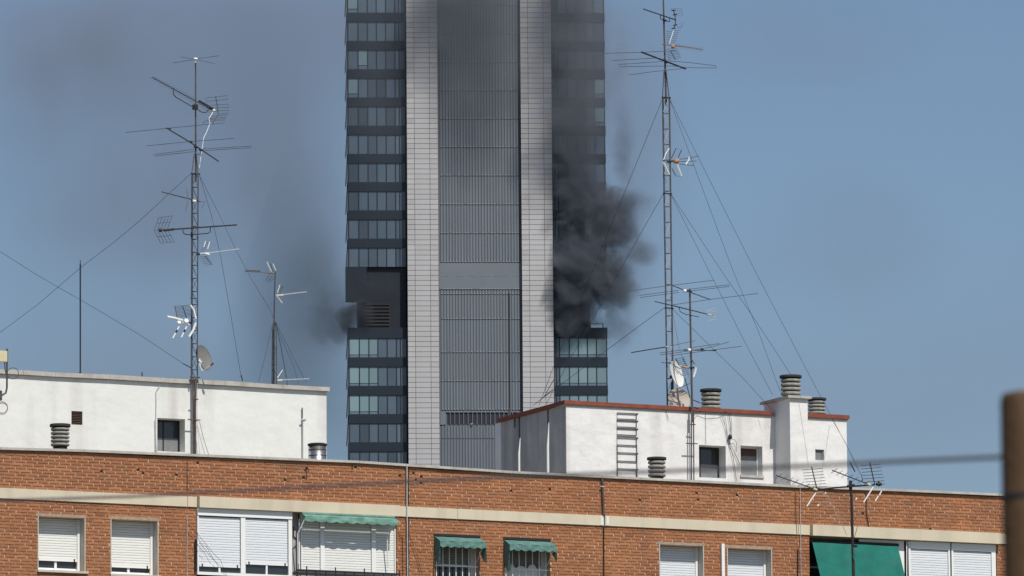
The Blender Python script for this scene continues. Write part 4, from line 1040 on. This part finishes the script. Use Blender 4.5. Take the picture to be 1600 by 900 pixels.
rods(at, [[(1045.8, 232), (1040, 241), (1037, 250)]], .012, WHITEP, YR-.1, 'blade'); rods(at, [[(1036, 253), (1045.7, 273)], [(1058, 257.5), (1064.7, 275)]], .022, WHITEP, YR-.12, 'blade')
rods(at, [[(1050, 263), (1055.3, 274)]], .014, BRIGHT, YR, 'blade'); rods(at, [[(1049, 247.8), (1056, 232.3)], [(1059.7, 246), (1065, 234)]], .0085, BLACK, YR)
rods(at, [[(1062, 248.7), (1076, 247), (1092.5, 243.6)], [(1062, 252.6), (1088, 251.5)], [(1062, 256.5), (1084.5, 258.6)], [(1048, 252), (1062, 252)]], .0065, STEEL, YR-.1); rods(at, [[(1056, 232.3), (1060, 232.6)], [(1055.3, 275), (1064, 275.5)]], .004, STEEL, YR)
q = MB(); p = f(1057, 252, YR-.12); q.lathe(p, [(.0, -.055), (.045, -.05), (.052, 0), (.045, .045), (0, .05)], 12, axis=(1, 0, .1)); smooth(q).build('feed_box', ORANGE, at)
tube(at, 'fin', [(1076.5, 245), (1076.3, 250), (1071.5, 257)], .016, WHITEP, YR-.15, 6); tube(at, 'clamp', [(1042, 253), (1053, 251.5)], .02, BLACK, YR-.02, 6)

# ---- pole in front of the right room
YP = SB-.14
mp_ = empty('antenna_pole', A, f(1082, 748, YP), 'slim antenna pole clamped to the white front wall with red coping', 'antenna pole')
tube(mp_, 'pole', [(1077.8, 451), (1079.5, 540), (1081.6, 640), (1081.8, 660)], [.02, .022, .024, .024], RUST, YP, 8)
tube(mp_, 'pole', [(1080.4, 640), (1080.6, 750)], .014, RUST, YP-.02, 8); tube(mp_, 'pole', [(1083.6, 640), (1084.2, 750)], .014, STEEL, YP-.02, 8)
tube(mp_, 'clamp', [(1072, 692.6), (1090, 693.4)], .012, RUST, YP-.05); tube(mp_, 'clamp', [(1079, 663), (1086.5, 663.4)], .014, RUST, YP-.05)
at = antenna('long-rod antenna near the top of the slim pole, crossing behind the lattice mast', (1070, 454.5), YP)
tube(at, 'boom', [(1050, 445.7), (1072, 454.5), (1110, 468)], .011, STEEL, YP-.05, 6)
for L_ in ([(985, 454.3), (1040, 447), (1116, 437.8)], [(998.7, 461.7), (1060, 453.8)], [(1000, 464.8), (1061, 457)], [(1080, 451.5), (1140, 445)], [(1080, 454.5), (1140, 447.5)], [(1050, 476.5), (1110, 467.8), (1184.5, 458.6)]): tube(at, 'element', L_, .0062, STEEL, YP-.1)
q = MB(); q.lathe(f(1070, 454.7, YP-.08), [(0, -.035), (.03, -.03), (.04, 0), (.03, .03), (0, .035)], 10); smooth(q).build('feed_box', WHITEP, at); tube(at, 'clamp', [(1074, 454.6), (1080.5, 455.6)], .028, BLACK, YP, 6)
at = antenna('comb antenna with looped dipoles right of the slim pole', (1079, 487), YP)
tube(at, 'boom', [(1023, 471), (1060, 479.5), (1113.6, 493)], .011, STEEL, YP-.1); tube(at, 'bracket', [(1061, 481), (1063, 487), (1071, 491), (1092, 495.3)], .009, STEEL, YP-.08)
q = MB()
for k in range(14): p = f(1030+k*5.5, 472.8+1.35*k, YP-.1); q.tube([p+Vector((-.03, .06, .012)), p+Vector((.03, -.06, -.012))], .0045, 4)
q.build('directors', STEEL, at, kind='stuff'); tube(at, 'feed_box', [(1105, 491.5), (1112, 492.5)], .02, BRIGHT, YP-.1, 6)
rods(at, [[(1104, 486.5), (1113, 483), (1119, 482.5)], [(1113, 483), (1114.5, 500), (1105, 502)], [(1108, 488), (1119, 486)], [(1107, 500.5), (1120, 499)], [(1110, 496), (1119, 494.5)]], .005, BRIGHT, YP-.1)
at = antenna('plain long rod antenna pointing left across the right lattice mast', (1043, 542), YR)
tube(at, 'element', [(986.5, 551), (1010, 547), (1042, 542)], .012, BLACK, YR-.1); tube(at, 'element', [(1045, 541), (1086, 532.4)], .006, STEEL, YR-.1); tube(at, 'holder', [(1040, 541.8), (1050, 542.8)], .014, BRIGHT, YR-.1, 6)
at = antenna('long-rod antenna with white hub halfway down the slim pole', (1078, 547), YP)
for L_ in ([(1030.5, 551.6), (1075, 545.5)], [(1082, 543), (1124, 536.8)], [(1031.7, 554.6), (1075, 548.5)], [(1082, 547.5), (1112, 542), (1139.3, 534)], [(1047.6, 556), (1100, 548.5), (1159, 541)]): tube(at, 'element', L_, .0065, STEEL, YP-.08)
tube(at, 'boom', [(1068, 547.5), (1078, 547), (1118, 547.8)], .011, STEEL, YP-.05); q = MB(); q.lathe(f(1077, 547, YP-.1), [(0, -.035), (.035, -.03), (.04, 0), (.035, .03), (0, .035)], 10); smooth(q).build('hub', WHITEP, at)
tube(at, 'rod_holder', [(1095, 545), (1099, 545.8)], .018, BLACK, YP-.1, 6); tube(at, 'rod_holder', [(1115, 547.5), (1119, 547.7)], .014, BLACK, YP-.1, 6)
at = antenna('wire grid antenna with orange box low between the lattice mast and the slim pole', (1072, 574), YP)
for k in range(10): rods(at, [[(1059+k*.9, 560.5+2.9*k), (1070+k*.9, 558.5+2.9*k)]], .0045, STEEL, YP)
rods(at, [[(1055.7, 560), (1061, 570.5)]], .012, BLACK, YP, 'reflector_spine'); rods(at, [[(1066, 558), (1076, 577)]], .008, STEEL, YP, 'reflector_spine'); rods(at, [[(1070, 590), (1078.5, 622.5)]], .01, BLACK, YP, 'reflector_spine'); rods(at, [[(1061, 606), (1078.5, 599)], [(1033, 566), (1041, 567.5), (1050, 568)]], .007, STEEL, YP)
rods(at, [[(1077.7, 556.5), (1085.5, 569)]], .012, REDROD, YP-.05, 'blade'); rods(at, [[(1087.5, 574), (1087, 580), (1084, 589)]], .02, WHITEP, YP-.05, 'blade')
tube(at, 'feed_box', [(1067, 573.4), (1072, 574)], .026, ORANGE, YP-.05, 8); tube(at, 'boom', [(1061, 571.5), (1079, 574.5)], .012, BRIGHT, YP, 6); tube(at, 'clamp', [(1077.5, 574.5), (1084.5, 574.5)], .02, BLACK, YP-.04, 6)
rods(at, [[(1082, 624.5), (1094, 629.5)]], .01, BLACK, YP)
dd = dish('white satellite dish seen almost edge-on on the right lattice mast', (1054.8, 585.5), YR-.35, .285, vaxis(63, 12), DISHW, DISHW)
tube(dd, 'feed_arm', [(1050, 566.5, YR-.3), (1056, 573, YR-.5), (1063, 576, YR-.6)], .01, STEEL, YR, 5)
dd = dish('beige satellite dish half hidden behind the red coping below the white dish', (1060, 625.5), YR-.5, .255, vaxis(22, 18), DISHB, RUST)
rods(dd, [[(1050, 597), (1049.5, 640)]], .026, RUST, YR-.3, 'post')

# ---- antenna in front of the facade
YF = -2.5
mf = empty('antenna_pole', A, f(1331, 1010, YF), 'dark pole with a crossbar in front of the bricks at the right', 'antenna pole')
pt = f(1333.5, 900, YF)
MB().tube([f(1329.5, 757, YF), f(1331, 800, YF), pt, Vector((pt.x+.01, YF, pt.z-1.7))], [.028, .03, .032, .034], 8).build('pole', BLACK, mf)
MB().tube([Vector((pt.x, YF, pt.z-.9)), Vector((pt.x, -.002, pt.z-1.0))], .025, 6).build('wall_bracket', BLACK, mf); MB().tube([Vector((pt.x, YF, pt.z-1.6)), Vector((pt.x, -.002, pt.z-1.6))], .025, 6).build('wall_bracket', BLACK, mf)
tube(mf, 'crossbar', [(1284, 764.6), (1305, 762), (1330, 760), (1366, 757.5)], .017, BLACK, YF+.03, 6)
tube(mf, 'clamp', [(1329, 751), (1329, 766)], .034, BLACK, YF, 8); tube(mf, 'clamp', [(1324, 760), (1335, 758)], .028, BLACK, YF-.05, 6)
tube(mf, 'cable', [(1334, 855), (1333, 870), (1337, 880), (1336, 905)], .008, GREENM, YF-.05)
tube(mf, 'cable', [(1340, 822), (1335, 840)], .006, BLACK, YF-.02); MB().lathe(f(1337, 853.5, YF-.05), [(0, -.03), (.04, -.02), (.04, .02), (0, .03)], 8).build('joint', BLACK, mf)
def front_ant(dx, dy, boom0, boom1, sp0, sp1, hx, lab, extra):
    at = antenna(lab, boom1, YF)
    tube(at, 'boom', [boom0, boom1], .012, STEEL, YF-.05, 6)
    for k in range(7):
        t = (k+.4)/7; x = boom0[0]+(boom1[0]-boom0[0])*t; y_ = boom0[1]+(boom1[1]-boom0[1])*t
        tube(at, 'director', [(x-4.6, y_+3.4), (x, y_), (x+5, y_-4)], .006, STEEL, YF-.08, 4)
    tube(at, 'reflector_spine', [sp0, sp1], .012, BLACK, YF, 5)
    for k in range(7):
        t = (k+.8)/7; x = sp0[0]+(sp1[0]-sp0[0])*t; y_ = sp0[1]+(sp1[1]-sp0[1])*t
        tube(at, 'reflector_rod', [(x-15.5, y_+1.6), (x+16, y_-.8)], .0055, BLACK if t > 0.0 else STEEL, YF, 4)
    for e in extra: tube(at, 'blade', e, .014, WHITEP, YF-.1, 6)
    tube(at, 'feed_box', [(boom1[0]-3, boom1[1]-1), (boom1[0]+2.5, boom1[1]+1)], .026, CREAMBOX, YF-.1, 6)
    return at
a1 = front_ant(0, 0, (1213, 743), (1274, 764.5), (1268, 729), (1276, 762), 15, 'left antenna with ladder-like reflector on the crossbar in front of the bricks', ([(1275, 770), (1268, 780), (1261, 791)], [(1290.5, 769), (1289, 772)], [(1279.5, 788), (1277.5, 791)]))
tube(a1, 'cable', [(1275, 771), (1280, 768.5), (1286, 768.5), (1290, 772), (1300, 789), (1311, 811), (1317, 822), (1323, 836)], .007, DISHB, YF-.12)
tube(a1, 'reflector_base', [(1274, 763), (1286, 765)], .02, BLACK, YF, 6)
rods(a1, [[(1268, 783), (1300, 784.5)], [(1272, 774), (1296, 775)]], .004, BRIGHT, YF)
a2 = front_ant(0, 0, (1300, 734.7), (1358, 757), (1359, 722), (1367, 758), 15, 'right antenna with ladder-like reflector on the crossbar, against the sky', ([(1364.3, 761), (1357, 773), (1349.5, 785)], [(1377.5, 767), (1374, 774)], [(1372.5, 775), (1367.5, 783)], [(1339, 778), (1337, 781)]))
tube(a2, 'joint', [(1369.5, 756.5), (1377, 756.5)], .035, BLACK, YF, 8); tube(a2, 'joint', [(1373, 752), (1373.5, 760)], .02, BLACK, YF, 6); tube(a2, 'reflector_stay', [(1346, 741), (1348, 752)], .008, BLACK, YF, 4)

# ================================================================== CLOSE TO THE CAMERA (out of focus)
def near(px, py, d): q = ray(px, py); return Vector((0, 0, EYE)) + q*(d/q.y)
pc = near(1599.5, 612, 6.0); pb = Vector((pc.x, pc.y, 0))
post = bpy.data.objects.new('wooden_post', None); col.objects.link(post); post.location = pb
post['label'] = 'blurred brown wooden post at the right edge, close to the camera'; post['category'] = 'post'
rp = pc.x-near(1562.5, 612, 6.0).x
q = MB(); q.lathe((0, 0, 0), [(rp, 0), (rp, pc.z-.008), (rp*.9, pc.z-.002), (rp*.5, pc.z)], 32)
me = smooth(q).mesh('shaft', WOOD); o_ = bpy.data.objects.new('shaft', me); col.objects.link(o_); o_.parent = post
q = MB(); q.lathe((0, 0, pc.z-.09), [(rp+.0003, 0), (rp+.001, .001), (rp+.001, .004), (rp+.0003, .005)], 32); me = q.mesh('cable_tie', BLACK); o_ = bpy.data.objects.new('cable_tie', me); col.objects.link(o_); o_.parent = post
cp = [(-400, 788, 14), (0, 782, 12.0), (200, 776, 11.2), (350, 768, 10.6), (500, 760, 10.0), (640, 752.5, 9.5), (800, 745, 8.9), (950, 739.5, 8.3), (1100, 734, 7.8), (1250, 728.5, 7.2), (1400, 721, 6.6), (1568, 714, 6.05)]
cp = [near(*c) for c in cp]
q = MB().tube([c-cp[-1] for c in cp], .0020, 6); ob = bpy.data.objects.new('overhead_cable', q.mesh('overhead_cable', CABLE)); col.objects.link(ob); ob.location = cp[-1]
ob['label'] = 'blurred dark cable sagging across the view to the wooden post'; ob['category'] = 'cable'

# ================================================================== SMOKE
def smoke_mat(name, blobs, albedo, noise_amp, nscale, gain, warp=6.0, detail=4, thr=.55):
    m = bpy.data.materials.new(name); m.use_nodes = True; N = m.node_tree; N.nodes.clear(); L = N.links.new
    out = N.nodes.new('ShaderNodeOutputMaterial'); pv = N.nodes.new('ShaderNodeVolumePrincipled'); L(pv.outputs[0], out.inputs['Volume'])
    pv.inputs['Color'].default_value = (*albedo, 1); pv.inputs['Anisotropy'].default_value = 0.1
    tc = N.nodes.new('ShaderNodeTexCoord')
    wn = N.nodes.new('ShaderNodeTexNoise'); wn.inputs['Scale'].default_value = nscale*.5; wn.inputs['Detail'].default_value = 2; L(tc.outputs['Object'], wn.inputs[0])
    sub = N.nodes.new('ShaderNodeVectorMath'); sub.operation = 'MULTIPLY_ADD'; sub.inputs[1].default_value = (warp,)*3; sub.inputs[2].default_value = (-warp/2,)*3
    L(wn.outputs['Color'], sub.inputs[0])
    ad = N.nodes.new('ShaderNodeVectorMath'); ad.operation = 'ADD'; L(tc.outputs['Object'], ad.inputs[0]); L(sub.outputs[0], ad.inputs[1])
    nz = N.nodes.new('ShaderNodeTexNoise'); nz.inputs['Scale'].default_value = nscale; nz.inputs['Detail'].default_value = detail; nz.inputs['Roughness'].default_value = .7; L(ad.outputs[0], nz.inputs[0])
    accs = {}
    for (c, r_, d, soft, calm) in blobs:
        amp = .35 if calm else noise_amp
        v = N.nodes.new('ShaderNodeVectorMath'); v.operation = 'SUBTRACT'; v.inputs[1].default_value = c; L(ad.outputs[0], v.inputs[0])
        v2 = N.nodes.new('ShaderNodeVectorMath'); v2.operation = 'DIVIDE'; v2.inputs[1].default_value = r_; L(v.outputs[0], v2.inputs[0])
        ln = N.nodes.new('ShaderNodeVectorMath'); ln.operation = 'LENGTH'; L(v2.outputs[0], ln.inputs[0])
        # distance + noise -> smooth falloff
        ma = N.nodes.new('ShaderNodeMath'); ma.operation = 'MULTIPLY_ADD'; ma.inputs[1].default_value = -amp; L(nz.outputs[0], ma.inputs[0]); L(ln.outputs['Value'], ma.inputs[2])
        mr_ = N.nodes.new('ShaderNodeMapRange'); mr_.interpolation_type = 'SMOOTHSTEP'
        mr_.inputs[1].default_value = 1-amp*.5; mr_.inputs[2].default_value = 1-amp*.5-soft; mr_.inputs[3].default_value = 0; mr_.inputs[4].default_value = d*gain
        L(ma.outputs[0], mr_.inputs[0])
        if calm not in accs: accs[calm] = mr_.outputs[0]
        else:
            s_ = N.nodes.new('ShaderNodeMath'); s_.operation = 'ADD'; L(accs[calm], s_.inputs[0]); L(mr_.outputs[0], s_.inputs[1]); accs[calm] = s_.outputs[0]
    # break the density up
    mr2 = N.nodes.new('ShaderNodeMapRange'); mr2.inputs[1].default_value = .3; mr2.inputs[2].default_value = .68; mr2.inputs[3].default_value = .35; mr2.inputs[4].default_value = 1.5; L(nz.outputs[0], mr2.inputs[0])
    tot = accs.get(True)
    if False in accs:
        mm = N.nodes.new('ShaderNodeMath'); mm.operation = 'MULTIPLY'; L(accs[False], mm.inputs[0]); L(mr2.outputs[0], mm.inputs[1])
        if tot:
            s_ = N.nodes.new('ShaderNodeMath'); s_.operation = 'ADD'; L(tot, s_.inputs[0]); L(mm.outputs[0], s_.inputs[1]); tot = s_.outputs[0]
        else: tot = mm.outputs[0]
    L(tot, pv.inputs['Density'])
    return m
def tp(px, py, y): p = T.at(px, py, y); return (p.x, p.y, p.z)
S = 11.0
def blob(px, py, y, rx, ry, rz_m, d, soft=.9, calm=False): return (tp(px, py, y), (rx/S, rz_m, ry/S), d, soft, calm)
plume = [
    blob(900, 470, -1.0, 52, 62, 3.6, .50, .45),     # pouring out of the right opening
    blob(918, 400, -2.5, 62, 75, 4.0, .50, .5),
    blob(930, 335, -2.5, 60, 60, 4.0, .60, .45),     # darkest heart
    blob(966, 345, -1.0, 50, 58, 4.0, .34, .6),
    blob(992, 322, -1, 48, 36, 4.0, .17, .9),
    blob(998, 392, -1, 44, 32, 4.0, .20, .9),
    blob(950, 440, -1, 48, 66, 4.0, .38, .5),
    blob(962, 500, 0, 44, 66, 4, .17, .9),
    blob(975, 400, 0, 60, 150, 4.5, .045, 1.0, True),
    blob(905, 290, -3.0, 58, 75, 3.5, .28, .8),
    blob(905, 215, -3.0, 52, 90, 3, .12, .9),
    blob(972, 230, 0, 26, 110, 4, .10, 1.0),
]
left = [
    blob(585, 455, -1.0, 56, 40, 1.3, .12, .9),      # left plant floor
    blob(556, 494, .2, 36, 30, 2.2, .55, .7),
    blob(552, 495, .2, 46, 46, 2.4, .16, 1.0, True),
    blob(536, 512, .6, 26, 36, 3, .22, .9),
    blob(522, 490, 1, 54, 80, 4, .13, 1.0),
    blob(500, 460, 1, 72, 150, 5, .075, 1.0, True),
]
def domain(name, mt, x0, x1, y0, y1, z0, z1, label):
    q = MB().box(x0, x1, y0, y1, z0, z1)
    ob = bpy.data.objects.new(name, q.mesh(name, mt)); col.objects.link(ob); ob.location = T.world((0, 0, 0)); ob.rotation_euler = (0, 0, T.phi)
    ob['kind'] = 'stuff'; ob['label'] = label; return ob
SM = smoke_mat('dark_smoke', plume, (.215, .245, .30), 1.5, .27, 1.5, detail=10, warp=4.5)
x0 = tp(430, 400, 0)[0]; x1 = tp(1045, 400, 0)[0]
domain('smoke', SM, tp(862, 400, 0)[0], tp(1050, 400, 0)[0], -7.5, 6, tz(590), tz(120), 'dark grey smoke billowing from the right opening of the plant floor')
LM = smoke_mat('left_smoke', left, (.15, .17, .205), 1.5, .27, 1.3, detail=9, warp=4.5)
domain('smoke', LM, tp(425, 400, 0)[0], tp(634, 400, 0)[0], -2.6, 7, tz(620), tz(330), 'thin dark smoke leaking from the left plant floor of the tower')
rise = [blob(905, 110, -5.2, 72, 260, 2.6, .36, 1.0, True), blob(890, -20, -5.2, 80, 170, 2.6, .34, 1.0, True), blob(845, 110, -5.2, 36, 210, 2.4, .17, 1.0), blob(900, 120, -5, 60, 160, 2.4, .16, .9),
        blob(745, -20, -5.2, 120, 240, 2.6, .50, 1.0, True), blob(745, 110, -5.2, 110, 120, 2.4, .10, 1.0, True), blob(655, 0, -5.2, 55, 160, 2.4, .16, 1.0), blob(580, 60, -5.2, 90, 420, 2.4, .085, 1.0, True), blob(965, 80, -5.2, 28, 110, 2.4, .12, 1.0)]
RM = smoke_mat('rising_smoke', rise, (.34, .37, .425), .9, .12, 1.0, 6, 6)
domain('rising_smoke', RM, tp(480, 400, 0)[0], tp(1000, 400, 0)[0], -8.2, -2.2, tz(430), tz(-75), 'pale grey smoke veiling the upper storeys of the tower')
veil = [blob(430, 20, 40, 420, 380, 22, .030, 1.0, True), blob(470, 420, 40, 170, 360, 22, .042, 1.0, True), blob(60, 100, 40, 300, 260, 22, .022, 1.0), blob(250, 330, 40, 260, 160, 22, .014, 1.0), blob(200, 250, 40, 500, 600, 22, .018, 1.0, True), blob(350, 660, 40, 1300, 260, 22, .018, 1., True), blob(1500, 620, 40, 800, 330, 22, .009, 1., True), blob(990, 200, 40, 130, 420, 22, .018, 1.), blob(1300, 380, 40, 260, 160, 22, .010, 1.), blob(1250, 60, 40, 330, 130, 22, .008, 1.)]  # low and right-hand blobs are added haze to dim and tint the sky
VM = smoke_mat('thin_smoke_sky_tint', veil, (.35, .335, .375), .9, .045, 1.0, 10, 4)
domain('smoke_and_sky_haze', VM, tp(-60, 400, 30)[0], tp(1680, 400, 30)[0], 18, 62, tz(760), tz(-90), 'thin brownish smoke left of the tower, with added haze toning the rest of the sky')

for o_ in bpy.data.objects:
    if '_o' in o_: del o_['_o']
